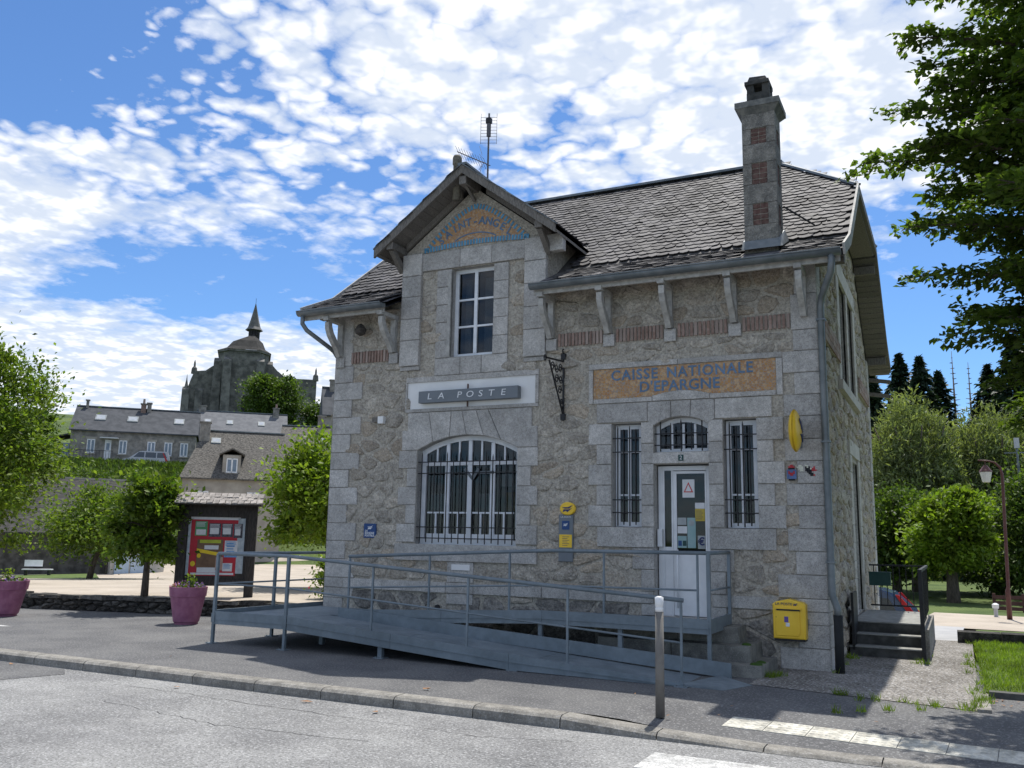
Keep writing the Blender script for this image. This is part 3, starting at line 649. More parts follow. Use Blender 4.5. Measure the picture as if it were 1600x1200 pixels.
sd = block('side_door', rect(4.1, 5.3, .52, 3.3), bld, M('pale_door', (.5, .5, .48), (.58, .58, .56), 4, .5), .2, .12, .01, SIDE)
for z0, z1 in ((.65, 1.5), (1.6, 2.45)): block('door_panel', rect(4.25, 5.15, z0, z1), sd, MATS['pale_door'], .12, .10, .01, SIDE)
MB().tube([(-.10, 4.2, 1.55), (-.04, 4.2, 1.55), (-.04, 4.32, 1.55)], .012).build('handle', blackm, sd)
# dormer casement
gw = window(bld, -6.27, -5.41, 4.92, 6.56, .13, 2, 3, fr=.07, bar=.035)
block('curtain', rect(-5.80, -5.50, 4.98, 6.45), gw, curtain, .42, .40, 0); block('curtain', rect(-6.20, -6.08, 4.98, 6.45), gw, curtain, .42, .40, 0)
block('shutter_box', rect(-6.33, -6.27, 4.94, 6.5), gw, paintwood, .02, -.045, .004)
# tall side lights with iron grilles
def grille(parent, xs_, hz, x0, x1, z0, z1, y=.03, r=.011):
    gobj = MB().bar((x0-.02, y, hz[0]), (x1+.02, y, hz[0]), .018).build('grille', blackm, parent)
    for z in hz[1:]: MB().bar((x0-.02, y, z), (x1+.02, y, z), .018).build('cross_bar', blackm, gobj)
    for k, x in enumerate(xs_):
        a, b = z0+(.02 if k % 2 else .0), z1+(.0 if k % 2 else .06)
        MB().tube([(x, y-.012, a), (x, y-.012, b-.05), (x, y-.012, b)], [r, r, .003], 6).build('grille_bar', blackm, gobj)
    return gobj
for x0, x1 in ((-3.20, -2.71), (-1.41, -.91)):
    w = window(bld, x0+.01, x1-.01, 1.96, 3.59, .15, 2, 3, fr=.075, bar=.028, mids=[2.03, 2.46, 3.15, 3.52])
    grille(w, [x0+.09+.10*k for k in range(4)], [3.36, 3.14, 2.38, 2.18], x0, x1, 1.97, 3.50)
# transom light over the door
tr_in = [(-2.44, 3.18), (-1.69, 3.18)]+arch(-2.44, -1.69, 3.49, 3.60, 8)
def ring(name, outer, inner, y0, y1, mat, parent):
    n = len(outer); m = MB(); vs = [FRONT(a, b, y1) for a, b in outer]+[FRONT(a, b, y1) for a, b in inner]+[FRONT(a, b, y0) for a, b in outer]+[FRONT(a, b, y0) for a, b in inner]; fs = []
    for i in range(n):
        j = (i+1) % n; fs += [(i, j, n+j, n+i), (n+i, n+j, 3*n+j, 3*n+i), (i, j, 2*n+j, 2*n+i)]
    return m.add(vs, fs).build(name, mat, parent)
tw = ring('transom_window', [(-2.50, 3.12), (-1.63, 3.12)]+arch(-2.50, -1.63, 3.54, 3.67, 8), tr_in, .19, .14, winwhite, bld)
block('pane', tr_in, tw, glass, .172, .168, 0)
for x in (-2.25, -2.065, -1.88): block('glazing_bar', rect(x-.018, x+.018, 3.18, 3.57), tw, winwhite, .18, .145, .003)
grille(tw, [-2.40+.165*k for k in range(5)], [3.41, 3.23], -2.50, -1.63, 3.13, 3.58)
# large arched window
bi = [(-6.78, 1.70), (-4.98, 1.70)]+arch(-6.78, -4.98, 3.20, 3.43)
bw = ring('arched_window', BIG, bi, .21, .15, winwhite, bld)
def azt(x): 
    c = (-6.78-4.98)/2; hw = .9; s = .23; r = (hw*hw+s*s)/(2*s); return 3.43-r+math.sqrt(max(0, r*r-(x-c)**2))
block('transom', rect(-6.79, -4.97, 2.99, 3.06), bw, winwhite, .205, .135, .006)
LX = [-6.78, -6.33, -5.88, -5.43, -4.98]
for k in (1, 2, 3):
    block('mullion', rect(LX[k]-.045, LX[k]+.045, 1.70, 2.99), bw, winwhite, .205, .138, .006); block('mullion', rect(LX[k]-.035, LX[k]+.035, 3.06, azt(LX[k])), bw, winwhite, .205, .14, .006)
for k in range(4):
    xm = (LX[k]+LX[k+1])/2; a, b = LX[k]+.04, LX[k+1]-.04
    block('glazing_bar', rect(xm-.016, xm+.016, 3.06, azt(xm)), bw, winwhite, .195, .15, .003); block('glazing_bar', rect(xm-.016, xm+.016, 1.74, 2.15), bw, winwhite, .195, .15, .003)
    block('glazing_bar', rect(a, b, 2.15, 2.18), bw, winwhite, .195, .15, .003); block('bottom_rail', rect(a, b, 1.70, 1.80), bw, winwhite, .2, .145, .004)
    block('pane', [(a-.03, 1.72), (b+.03, 1.72), (b+.03, azt(b)), (xm, azt(xm)), (a-.03, azt(a))], bw, glass, .182, .178, 0)
for x0, x1, z0, z1, mt in ((-6.72, -6.38, 2.2, 2.5, white), (-5.75, -5.50, 2.2, 2.5, white), (-5.22, -5.04, 2.2, 2.52, orange), (-5.70, -5.6, 1.9, 2.1, red), (-5.3, -5.1, 2.62, 2.85, white), (-6.1, -5.9, 1.8, 2.1, curtain)):
    block('notice', rect(x0, x1, z0, z1), bw, mt, .24, .236, 0)
MB().bar((-5.98, .135, 2.93), (-5.82, .135, 2.75), .05, .01, (0, 1, 0)).bar((-5.82, .135, 2.75), (-5.7, .135, 2.93), .05, .01, (0, 1, 0)).bar((-5.7, .135, 2.86), (-5.4, .135, 2.86), .05, .012, (0, 1, 0)).build('window_stay', signgrey, bw)
grille(bw, [-6.79+.1295*k for k in range(15)], [3.05, 2.85, 1.91, 1.72], -6.87, -4.89, 1.63, 3.16)

# ---- the entrance door
dr = MB()
for p in (rect(-2.48, -2.41, .62, 2.91), rect(-1.715, -1.645, .62, 2.91), rect(-2.41, -1.715, 2.84, 2.91)): dr.prism(p, FRONT, .22, .14, .006)
door = dr.build('entrance_door', white, bld)
block('side_leaf', rect(-2.41, -2.385, .62, 2.84), door, white, .2, .15, .004); block('side_leaf', rect(-2.275, -2.25, .62, 2.84), door, white, .2, .15, .004)
block('lower_panel', rect(-2.385, -2.275, .62, 1.66), door, white, .19, .16, .004)
leaf = block('door_leaf', rect(-2.245, -1.72, .63, 1.60), door, white, .19, .145, .006)
block('stile', rect(-2.245, -2.19, 1.60, 2.83), leaf, white, .19, .145, .004); block('stile', rect(-1.745, -1.72, 1.60, 2.83), leaf, white, .19, .145, .004); block('top_rail', rect(-2.19, -1.745, 2.79, 2.83), leaf, white, .19, .145, .004)
block('pane', rect(-2.19, -1.745, 1.60, 2.79), leaf, glass, .172, .168, 0); block('pane', rect(-2.385, -2.275, 1.66, 2.84), door, glass, .172, .168, 0)
MB().tube([(-2.17, .09, .75), (-2.17, .09, 1.62)], .016, 8).bar((-2.17, .09, .8), (-2.17, .15, .8), .02).bar((-2.17, .09, 1.55), (-2.17, .15, 1.55), .02).build('pull_handle', white, leaf, True)
block('letter_holder', rect(-2.475, -2.40, 1.66, 1.93), door, white, .14, .05, .006)
def notice(x0, x1, z0, z1, mat, y=.165): return block('notice', rect(x0, x1, z0, z1), leaf, mat, y, y-.003, 0)
teal = M('pale_teal_paper', (.25, .38, .38), (.3, .42, .42)); paper = M('paper', (.6, .6, .6), (.68, .68, .68)); mustard = M('mustard_paper', (.48, .36, .06), (.52, .4, .08)); greyp = M('grey_paper', (.3, .32, .32))
nt = notice(-2.10, -1.91, 2.42, 2.70, paper)
MB().add([(-2.08, .160, 2.50), (-1.93, .160, 2.50), (-2.005, .160, 2.66)], [(0, 1, 2)]).build('warning_triangle', red, nt); MB().add([(-2.055, .158, 2.515), (-1.955, .158, 2.515), (-2.005, .158, 2.625)], [(0, 1, 2)]).build('triangle_field', paper, nt)
notice(-1.905, -1.755, 2.25, 2.34, paper); nt = notice(-1.905, -1.755, 2.06, 2.248, mustard)
for k in range(5): block('print_line', rect(-1.89, -1.80+.02*(k % 2), 2.09+.03*k, 2.097+.03*k), nt, navy, .162, .160, 0)
notice(-2.185, -2.045, 2.0, 2.11, greyp); notice(-2.185, -2.035, 1.87, 1.98, paper); nt = notice(-2.03, -1.90, 1.65, 2.11, teal)
MB().lathe([(.045, 0), (.045, .002)], 16).build('round_symbol', greyp, nt).matrix_local = Matrix.Translation((-1.965, .161, 2.03)) @ Matrix.Rotation(math.pi/2, 4, 'X')
nt = notice(-1.87, -1.755, 1.64, 1.84, greyp); text('lettering', '\u20ac', .16, (-1.812, .158, 1.745), nt, navy, bevel=.004)
nt = notice(-2.185, -2.045, 1.65, 1.83, teal)
for k in range(2): block('print_block', rect(-2.175+.07*k, -2.12+.07*k, 1.68, 1.76), nt, (darkblue, green)[k], .162, .160, 0)
nump = block('house_number_plate', rect(-2.105, -2.02, 2.975, 3.07), bld, green, -.034, -.042, .003); text('lettering', '2', .085, (-2.062, -.044, 3.022), nump, white)

# ---- mosaic lettering on the frieze panel
text('lettering', 'CAISSE', .235, (-2.82, -.011, 4.375), cpan, bluet, ext=.004, spacing=1.12, bevel=.004, width=.78)
text('lettering', 'NATIONALE', .235, (-1.61, -.011, 4.375), cpan, bluet, ext=.004, spacing=1.12, bevel=.004, width=1.34)
text('lettering', "D'EPARGNE", .235, (-2.09, -.011, 4.165), cpan, bluet, ext=.004, spacing=1.05, bevel=.004, width=1.28)
# ---- SAINT-ANGEL tympanum mosaic
tb = [(-6.89+2.16*i/12, 6.925+.05*math.sin(math.pi*i/12)) for i in range(13)]
tz = lambda u: 6.985+.76*(1-abs(u)**1.55)
tp = [(-5.81+1.08*u, tz(u)) for u in np.linspace(1, -1, 17)]
ty = tb+tp
tymp = block('gable_mosaic', ty, fwall, mosaic, .02, -.012, 0)
def along(a, b, n): return [((a[0]+(b[0]-a[0])*(i+.5)/n, a[1]+(b[1]-a[1])*(i+.5)/n), math.atan2(b[1]-a[1], b[0]-a[0])) for i in range(n)]
tl_ = MB().prism(rect(-.021, .021, -.048, .048), FRONT, 0, -.008, .003).build('border_tile', M('border_blue', (.07, .24, .40), (.12, .31, .46), 30, .5, rnd=.3), tymp); tme = tl_.data; first = True
segs = [(p, a, 1) for k in range(12) for p, a in along(tb[k], tb[k+1], 3)]+[(p, a, -1) for k in range(16) for p, a in along(tp[16-k], tp[15-k], 2)]
for (xx, zz), an_, sg_ in segs:
    o = tl_ if first else link(tl_.copy(), tymp); first = False
    o.location = (xx-math.sin(an_)*.049*sg_, -.012, zz+math.cos(an_)*.049*sg_); o.rotation_euler = (0, -an_, 0)
for k, ch_ in enumerate('SAINT-ANGEL'):
    u = -1+2*k/10; sl2 = -.62*u/.74; text('lettering', ch_, .20, (-5.82+u*.70, -.017, 7.12+.29*(1-u*u)), tymp, bluet, rot=(math.pi/2, -math.atan(sl2)*.85, 0), ext=.004, bevel=.004)
m = MB(); pts = [(-5.81+.50*math.cos(a), -.016, 6.95+.24*math.sin(a)) for a in np.linspace(math.pi*.82, math.pi*.18, 14)]
for a, b in zip(pts[:-1], pts[1:]): m.bar(a, b, .02, .008, (0, 1, 0))
m.build('mosaic_arc', bluet, tymp)

# ---- roof
XR, XL = .48, -9.24
roof = empty('roof', 'grey brown scale slate roof', None); del roof['label']; roof.parent = bld
def P3(x, y, dz=0): return (x, y, float(roofz(y))+dz)
HL = 2.5; HZ = float(roofz(HL)); RX0, RX1 = XL+1.6, XR-1.6
def sheet(dz):
    return {'f': [P3(XL, -.55, dz), P3(XR, -.55, dz), P3(XR, .38, dz), P3(XR, HL, dz), (RX1, 4.4, 9.42+dz), (RX0, 4.4, 9.42+dz), P3(XL, HL, dz), P3(XL, .38, dz)],
            'b': [P3(XR, 9.35, dz), P3(XL, 9.35, dz), P3(XL, 8.42, dz), P3(XL, 8.8-HL, dz), (RX0, 4.4, 9.42+dz), (RX1, 4.4, 9.42+dz), P3(XR, 8.8-HL, dz), P3(XR, 8.42, dz)]}
m = MB()
for dz in (0, -.10):
    s_ = sheet(dz)
    f = s_['f']; dl, dr_ = -7.31, -4.37
    for xa, xb in ((XL, dl), (dr_, XR)): m.add([P3(xa, -.55, dz), P3(xb, -.55, dz), P3(xb, .38, dz), P3(xa, .38, dz)], [(0, 1, 2, 3)]); m.add([P3(xa, .38, dz), P3(xb, .38, dz), P3(xb, HL, dz), P3(xa, HL, dz)], [(0, 1, 2, 3)])
    m.add([P3(dl, 1.0, dz), P3(dr_, 1.0, dz), P3(dr_, HL, dz), P3(dl, HL, dz)], [(0, 1, 2, 3)]); m.add(f, [(6, 3, 4, 5)]); b = s_['b']; m.add(b, [(0, 1, 2, 7), (7, 2, 3, 6), (6, 3, 4, 5)])
    m.add([P3(XR, HL, dz), P3(XR, 8.8-HL, dz), (RX1, 4.4, 9.42+dz)], [(0, 1, 2)]); m.add([P3(XL, 8.8-HL, dz), P3(XL, HL, dz), (RX0, 4.4, 9.42+dz)], [(0, 1, 2)])
m.build('roof_deck', slate, roof, fix=False)
# slates of the front slope, laid in courses from the eave to the ridge
def slate_mesh(k):
    r = random.Random(k); w = .098; L = .40; j = lambda a: r.uniform(-a, a)
    pts = [(-w+j(.008), .12+j(.02)), (-w*.72+j(.01), .035+j(.012)), (j(.02), 0+j(.012)), (w*.72+j(.01), .035+j(.012)), (w+j(.008), .12+j(.02)), (w, L), (-w, L)]
    th = .013; n = 7; lift = lambda v: .040*(1-v/L)+.004
    vs = [(a, b, lift(b)) for a, b in pts]+[(a, b, lift(b)-th) for a, b in pts]
    return vs, [tuple(range(n))]+[(i+n, (i+1) % n+n, (i+1) % n, i) for i in range(5)]
SV = [slate_mesh(k) for k in range(6)]; SM = []
for vs, fs in SV:
    me = bpy.data.meshes.new('slate'); me.from_pydata(vs, [], fs); me.materials.append(slate); me.update(); SM.append(me)
seg = [(-.60, 5.90), (.38, 6.36), (4.42, 9.43)]; l1 = math.dist(seg[0], seg[1]); l2 = math.dist(seg[1], seg[2]); slist = []
s_pos = 0; row = 0
while s_pos < l1+l2-.12:
    if s_pos < l1: t = s_pos/l1; y, z = seg[0][0]+(seg[1][0]-seg[0][0])*t, seg[0][1]+(seg[1][1]-seg[0][1])*t; an = math.atan2(seg[1][1]-seg[0][1], seg[1][0]-seg[0][0])
    else: t = (s_pos-l1)/l2; y, z = seg[1][0]+(seg[2][0]-seg[1][0])*t, seg[1][1]+(seg[2][1]-seg[1][1])*t; an = math.atan2(seg[2][1]-seg[1][1], seg[2][0]-seg[1][0])
    x = XL+.09+(.089 if row % 2 else 0)+random.uniform(-.02, .02)
    while x < XR-.05:
        hip = 1.6*max(0, (y-HL)/(4.4-HL)) if y > HL-.3 else 0
        zg = 8.29-.744*abs(x-GX)
        if XL+hip+.05 < x < XR-hip-.05 and not (abs(x-GX) < 1.62 and z < zg+.02) and not (-1.08 < x < -.42 and y < .45):
            mw = Matrix.Translation((x+random.uniform(-.012, .012), y, z)) @ Matrix.Rotation(an, 4, 'X') @ Matrix.Rotation(random.gauss(0, .045), 4, 'Z') @ Matrix.Rotation(random.gauss(0, .02), 4, 'X') @ Matrix.Diagonal((random.uniform(.85, 1.18), random.uniform(.9, 1.12), 1, 1))
            slist.append((math.dist((x, y, z), CAM), mw, random.randrange(6)))
        x += .178
    s_pos += .178; row += 1
slist.sort(key=lambda t: t[0])
for d, mw, k in slist[:300]:
    o = bpy.data.objects.new('slate', SM[k]); link(o, roof); o.matrix_local = mw
m = MB()
for d, mw, k in slist[300:]: m.add([mw @ Vector(v) for v in SV[k][0]], SV[k][1])
tag(m.build('slates', slate, roof, fix=False), 'scale shaped slates higher up the roof', None, kind='stuff')
MB().bar((RX0-.05, 4.4, 9.47), (RX1+.05, 4.4, 9.47), .22, .05).build('ridge_cap', zinc, roof)
for sx_, xe, rx in ((1, XR, RX1), (-1, XL, RX0)):
    for yy in (HL, 8.8-HL): MB().bar((rx, 4.4, 9.47), (xe, yy, HZ+.06), .14, .04).build('hip_cap', zinc, roof)
    MB().bar((xe, HL, HZ-.03), (xe, 8.8-HL, HZ-.03), .06, .16).build('hip_fascia', oldwood, roof)
# verges: bargeboards, soffit planks under the right and left overhang
for xe, xi in ((XR, .03), (XL, W0-.03)):
    for ya, yb in ((-.58, .38), (.38, HL+.02)):
        MB().bar((xe+.012, ya, roofz(ya)-.02), (xe+.012, yb, roofz(yb)-.02), .035, .17).build('bargeboard', paintwood, roof); MB().bar((xe+.012, 8.8-ya, roofz(ya)-.02), (xe+.012, 8.8-yb, roofz(yb)-.02), .035, .17).build('bargeboard', oldwood, roof)
    L0 = None
    y = -.5
    while y < 9.3:
        if not (y > HL and y < 8.8-HL) :
            z = float(roofz(y))-.115; dzz = float(roofz(y+.1))-.115
            if L0 is None or True:
                o = MB().hexa([(xi, y, z-.02), (xe, y, z-.02), (xe, y+.118, dzz-.02+.018*0), (xi, y+.118, dzz-.02), (xi, y, z), (xe, y, z), (xe, y+.118, dzz), (xi, y+.118, dzz)]).build('soffit_plank', oldwood, roof)
        y += .122
    for yy in (.0, 2.3, 6.5, 8.7): MB().box(min(xi, xe-.04*(1 if xe > xi else -1)), max(xi, xe-.04*(1 if xe > xi else -1)), yy-.06, yy+.06, roofz(yy)-.32, roofz(yy)-.145).build('purlin_end', oldwood, roof)
MB().box(.03, XR-.03, HL+.1, 8.8-HL-.1, HZ-.16, HZ-.13).build('soffit_board', oldwood, roof)
for yy, zz in ((9.05, 5.55), (9.0, 5.2)): MB().bar((-.1, yy, zz+.1), (.5, yy, zz), .05, .09).build('rear_bracket', oldwood, roof)
# eaves: fascia, half-round gutters, consoles
for x0, x1, ends in ((-4.41, .45, 'r'), (-9.26, -7.36, 'l')):
    MB().box(x0+.02, x1-.02, -.53, -.49, 5.74, 5.90).build('fascia', paintwood, roof)
    MB().add([(x0+.02, -.5, 5.78), (x1-.02, -.5, 5.78), (x1-.02, .02, 5.93), (x0+.02, .02, 5.93)], [(0, 1, 2, 3)]).build('eave_soffit', oldwood, roof, fix=False)
    m = MB(); n = 9
    vs = []
    for x in (x0, x1):
        for r in (.085, .075):
            vs += [(x, -.615+r*math.cos(math.pi*(1+i/(n-1))), 5.885+r*math.sin(math.pi*(1+i/(n-1)))) for i in range(n)]
    fs = []
    for i in range(n-1): fs += [(i, i+1, 2*n+i+1, 2*n+i), (n+i, 3*n+i, 3*n+i+1, n+i+1), (i, n+i, n+i+1, i+1), (2*n+i, 2*n+i+1, 3*n+i+1, 3*n+i)]
    fs += [(0, 2*n, 3*n, n), (n-1, 2*n-1, 4*n-1, 3*n-1)]; gobj = m.add(vs, fs).build('gutter', zinc, roof, True)
    MB().tube([(x0, -.70, 5.89), (x1, -.70, 5.89)], .012, 8).build('gutter_bead', zinc, gobj)
    for x in ((x0, x1)): MB().prism([(-.615+.085*math.cos(math.pi*(1+i/8)), 5.885+.085*math.sin(math.pi*(1+i/8))) for i in range(9)], lambda a, b, d: (d, a, b), x-.004, x+.004).build('gutter_end', zinc, gobj)
def console(x):
    o = MB()
    pts = [(-.47, 5.70), (-.46, 5.58), (-.40, 5.46), (-.28, 5.33), (-.17, 5.22), (-.09, 5.10)]
    for (a, b), (c, d) in zip(pts[:-1], pts[1:]): o.hexa([(x-.045, a-.05, b-.03), (x+.045, a-.05, b-.03), (x+.045, c-.05, d-.03), (x-.045, c-.05, d-.03), (x-.045, a+.05, b+.03), (x+.045, a+.05, b+.03), (x+.045, c+.05, d+.03), (x-.045, c+.05, d+.03)])
    c = o.build('console', paintwood, roof)
    MB().box(x-.05, x+.05, -.10, -.002, 5.09, 5.74).build('wall_post', paintwood, c); MB().box(x-.055, x+.055, -.56, 0, 5.70, 5.775).build('console_head', paintwood, c)
for x in BX+[-.16]: console(x)
MB().tube([(.32, -.615, 5.83), (.32, -.615, 5.70), (.30, -.58, 5.58), (.12, -.18, 5.34), (.085, -.105, 5.22), (.085, -.105, 3.0), (.085, -.105, 1.05), (.15, -.10, .86), (.15, -.10, .74)], .05, 10).build('downpipe', zinc, roof, True)
MB().tube([(.15, -.10, .78), (.15, -.10, .0)], .062, 10).build('downpipe_boot', M('black_cast_iron', (.015, .017, .018)), roof, True)
for z in (5.0, 3.2, 1.5): MB().box(.02, .15, -.165, -.03, z-.012, z+.012).build('pipe_clip', zinc, roof)
MB().tube([(-9.16, -.615, 5.82), (-9.16, -.615, 5.66), (-9.10, -.55, 5.54), (-8.86, -.12, 5.26), (-8.83, -.03, 5.2), (-8.85, .12, 5.1), (-8.85, .12, .2)], .042, 10).build('downpipe', zinc, roof, True)
MB().lathe([(.02, -.10), (.09, -.06), (.11, .02), (.06, .10), (.02, .13)], 12, (-8.1, -.22, 5.52)).build('swallow_nest', M('mud_nest', (.045, .04, .035), (.09, .08, .07), 20, .95, .8), roof)
# ---- gabled dormer roof
AZ, EZ, HWD, FY = 8.29, 6.95, 1.80, -.51
for s in (-1, 1):
    def q(dx, y, dz): return (GX+s*dx, y, AZ-.744*dx+dz)
    o = MB().hexa([q(0, FY, -.07), q(HWD, FY, -.07), q(HWD, 1.25, -.07), q(0, 3.0, -.07), q(0, FY, .0), q(HWD, FY, .0), q(HWD, 1.25, .0), q(0, 3.0, .0)]).build('dormer_roof', slate, roof)
    n = 11
    for r_ in range(7):
        for c_ in range(n):
            dxx = .12+(HWD-.12)*(1-r_/7.0)-.0; yy = FY+.04+(c_+(.5 if r_ % 2 else 0))*.2
            if yy > 1.0+1.3*(1-dxx/HWD): continue
            x_, y_, z_ = q(min(dxx, HWD+.03), yy, .0)
            mw = Matrix.Translation((x_, y_, z_)) @ Matrix.Rotation(s*math.pi/2, 4, 'Z') @ Matrix.Rotation(math.atan(.744), 4, 'X')
            sl_ = bpy.data.objects.new('slate', SM[random.randrange(6)]); link(sl_, o); sl_.matrix_local = mw
    MB().hexa([q(0, FY-.02, -.145), q(HWD+.02, FY-.02, -.145), q(HWD+.02, FY+.03, -.145), q(0, FY+.03, -.145), q(0, FY-.02, .015), q(HWD+.02, FY-.02, .015), q(HWD+.02, FY+.03, .015), q(0, FY+.03, .015)]).build('bargeboard', oldwood, o)
    MB().hexa([q(0, FY-.035, .015), q(HWD+.03, FY-.035, .015), q(HWD+.03, FY+.06, .015), q(0, FY+.06, .015), q(0, FY-.035, .04), q(HWD+.03, FY-.035, .04), q(HWD+.03, FY+.06, .04), q(0, FY+.06, .04)]).build('verge_strip', zinc, o)
    pl = MB().hexa([q(0, FY+.03, -.10), q(.112, FY+.03, -.10), q(.112, -.0, -.10), q(0, -.0, -.10), q(0, FY+.03, -.075), q(.112, FY+.03, -.075), q(.112, -.0, -.075), q(0, 0, -.075)])
    p0 = pl.build('soffit_plank', oldwood, o)
    for k in range(1, 15): c = link(p0.copy(), o); c.location = (s*.118*k, 0, -.744*.118*k)
    MB().hexa([q(HWD-.05, FY, -.12), q(HWD, FY, -.12), q(HWD, 1.1, -.12), q(HWD-.05, 1.1, -.12), q(HWD-.05, FY, .0), q(HWD, FY, 0), q(HWD, 1.1, 0), q(HWD-.05, 1.1, 0)]).build('eave_fascia', oldwood, o)
    xq = GX+s*1.50
    MB().box(xq-.07, xq+.07, FY+.02, .1, 6.93, 7.06).build('purlin_end', oldwood, o)
    MB().bar((xq, -.02, 6.62), (xq, FY+.1, 6.95), .09, .11).build('purlin_brace', oldwood, o)
    MB().hexa([q(.25, -.06, -.22), q(1.42, -.06, -.22), q(1.42, -.0, -.22), q(.25, 0, -.22), q(.25, -.06, -.10), q(1.42, -.06, -.10), q(1.42, 0, -.10), q(.25, 0, -.10)]).build('wall_rafter', oldwood, o)
MB().box(GX-.07, GX+.07, FY+.02, .1, 7.95, 8.10).build('ridge_purlin', oldwood, roof)
MB().bar((GX, -.02, 7.80), (GX, FY+.12, 8.0), .05, .06).build('purlin_brace', oldwood, roof)
MB().bar((GX, FY-.02, AZ+.03), (GX, 3.0, AZ+.03), .18, .04).build('dormer_ridge', zinc, roof)
MB().lathe([(.07, -.35), (.07, .32), (.085, .33), (.085, .46), (.07, .5)], 12, (-6.10, -.25, 8.12)).build('vent_pipe', M('mossy_pipe', (.12, .11, .09), (.2, .19, .15), 20), roof, True)
# ---- chimney
chim = empty('chimney', 'granite chimney with brick insets', None); chim.parent = bld
def cblock(x0, x1, y0, y1, z0, z1, mat=granite_old, name='dressed_stone'):
    m = MB(); c = .008; m.hexa([(x0, y0, z0), (x1, y0, z0), (x1, y1, z0), (x0, y1, z0), (x0, y0, z1), (x1, y0, z1), (x1, y1, z1), (x0, y1, z1)]); return m.build(name, mat, chim)
cx0, cx1, cy0, cy1 = -1.005, -.495, -.02, .46
MB().box(cx0+.02, cx1-.02, cy0+.02, cy1-.02, 5.9, 8.5).build('stack_core', mortar, chim)
zz = [6.0, 6.66, 6.98, 7.33, 7.68, 8.03, 8.20]
lev = [(6.0, 6.30, 'g'), (6.30, 6.62, 'g'), (6.62, 6.97, 'b'), (6.97, 7.29, 'g'), (7.29, 7.64, 'b'), (7.64, 7.96, 'g'), (7.96, 8.22, 'b'), (8.22, 8.47, 'g')]
for z0, z1, k in lev:
    if k == 'g': cblock(cx0, cx1, cy0, cy1, z0+.004, z1-.004)
    else:
        for xa, xb in ((cx0, cx0+.135), (cx1-.135, cx1)):
            for ya, yb in ((cy0, cy0+.135), (cy1-.135, cy1)): cblock(xa, xb, ya, yb, z0+.004, z1-.004)
        nb = 4; hb = (z1-z0)/nb
        for j in range(nb):
            for s_ in range(2): cblock(cx0+.14+.118*s_, cx0+.25+.118*s_, cy0+.012, cy0+.1, z0+hb*j+.006, z0+hb*(j+1)-.006, brick_old, 'brick')
            for s_ in range(2): cblock(cx1-.1, cx1-.012, cy0+.14+.105*s_, cy0+.238+.105*s_, z0+hb*j+.006, z0+hb*(j+1)-.006, brick_old, 'brick')
capm = M('weathered_cap', (.11, .115, .11), (.22, .22, .205), 8, .9, .7, 30)
MB().hexa([(cx0-.0, cy0, 8.47), (cx1, cy0, 8.47), (cx1, cy1, 8.47), (cx0, cy1, 8.47), (cx0-.08, cy0-.08, 8.56), (cx1+.08, cy0-.08, 8.56), (cx1+.08, cy1+.08, 8.56), (cx0-.08, cy1+.08, 8.56)]).box(cx0-.09, cx1+.09, cy0-.09, cy1+.09, 8.562, 8.66).build('cap', capm, chim)
potm = M('sooty_stone', (.035, .037, .035), (.075, .075, .07), 9, .9, .8, 30)
for z0, z1, e in ((8.66, 8.74, .0), (8.74, 8.86, .06), ): MB().box(cx0+.06+e*.3, cx1-.06-e*.3, cy0+.06, cy1-.06, z0, z1).build('flue_tier', potm, chim)
for a, b in ((0, 1), (1, 1), (0, 0), (1, 0)): MB().box(cx0+.08+.24*a, cx0+.19+.24*a, cy0+.07+.22*b, cy0+.16+.22*b, 8.86, 9.0).build('flue_pier', potm, chim)
MB().box(cx0+.05, cx1-.08, cy0+.04, cy1-.05, 9.0, 9.06).build('flue_slab', potm, chim); MB().hexa([(cx0+.09, cy0+.06, 9.06), (cx1-.1, cy0+.06, 9.06), (cx1-.1, cy1-.08, 9.06), (cx0+.09, cy1-.08, 9.06), (cx0+.12, cy0+.1, 9.16), (cx1-.14, cy0+.1, 9.14), (cx1-.14, cy1-.12, 9.14), (cx0+.12, cy1-.12, 9.16)]).build('flue_top', potm, chim)
MB().bar((-.42, .1, 6.9), (-.05, .7, 6.75), .02).build('stay_rod', blackm, chim)
MB().hexa([(cx0-.03, cy0-.12, 6.20), (cx1+.08, cy0-.12, 6.20), (cx1+.08, cy1+.05, 6.48), (cx0-.03, cy1+.05, 6.48), (cx0-.02, cy0-.03, 6.36), (cx1+.02, cy0-.03, 6.36), (cx1+.02, cy1+.03, 6.66), (cx0-.02, cy1+.03, 6.66)]).build('flashing', zinc, chim)
# doorstep of the building: three worn granite steps below the metal landing
stp = empty('stone_steps', 'three worn granite entrance steps under the metal landing', 'steps')
stepm = M('mossy_granite', (.13, .13, .12), (.24, .235, .21), 5, .9, .7, 40, .2, speck=.2)
for x1, y0, z0, z1 in ((-.69, -1.22, -.05, .15), (-.90, -.90, .15, .36), (-1.12, -.58, .36, .575)):
    for xa, xb in ((-3.1, -2.0), (-2.0, x1)): MB().hexa([(xa+.004, y0, z0), (xb, y0, z0), (xb, -.04, z0), (xa+.004, -.04, z0), (xa+.004, y0+.01, z1), (xb-.012, y0+.01, z1), (xb-.012, -.04, z1), (xa+.004, -.04, z1)]).build('tread', stepm, stp)
for x, y, z, r in ((-.80, -1.02, .149, .09), (-.78, -.80, .149, .07), (-.99, -.70, .359, .07)):
    MB().lathe([(r, 0), (r*.85, .018), (r*.4, .03)], 11, (x, y, z)).build('moss_patch', moss, stp)

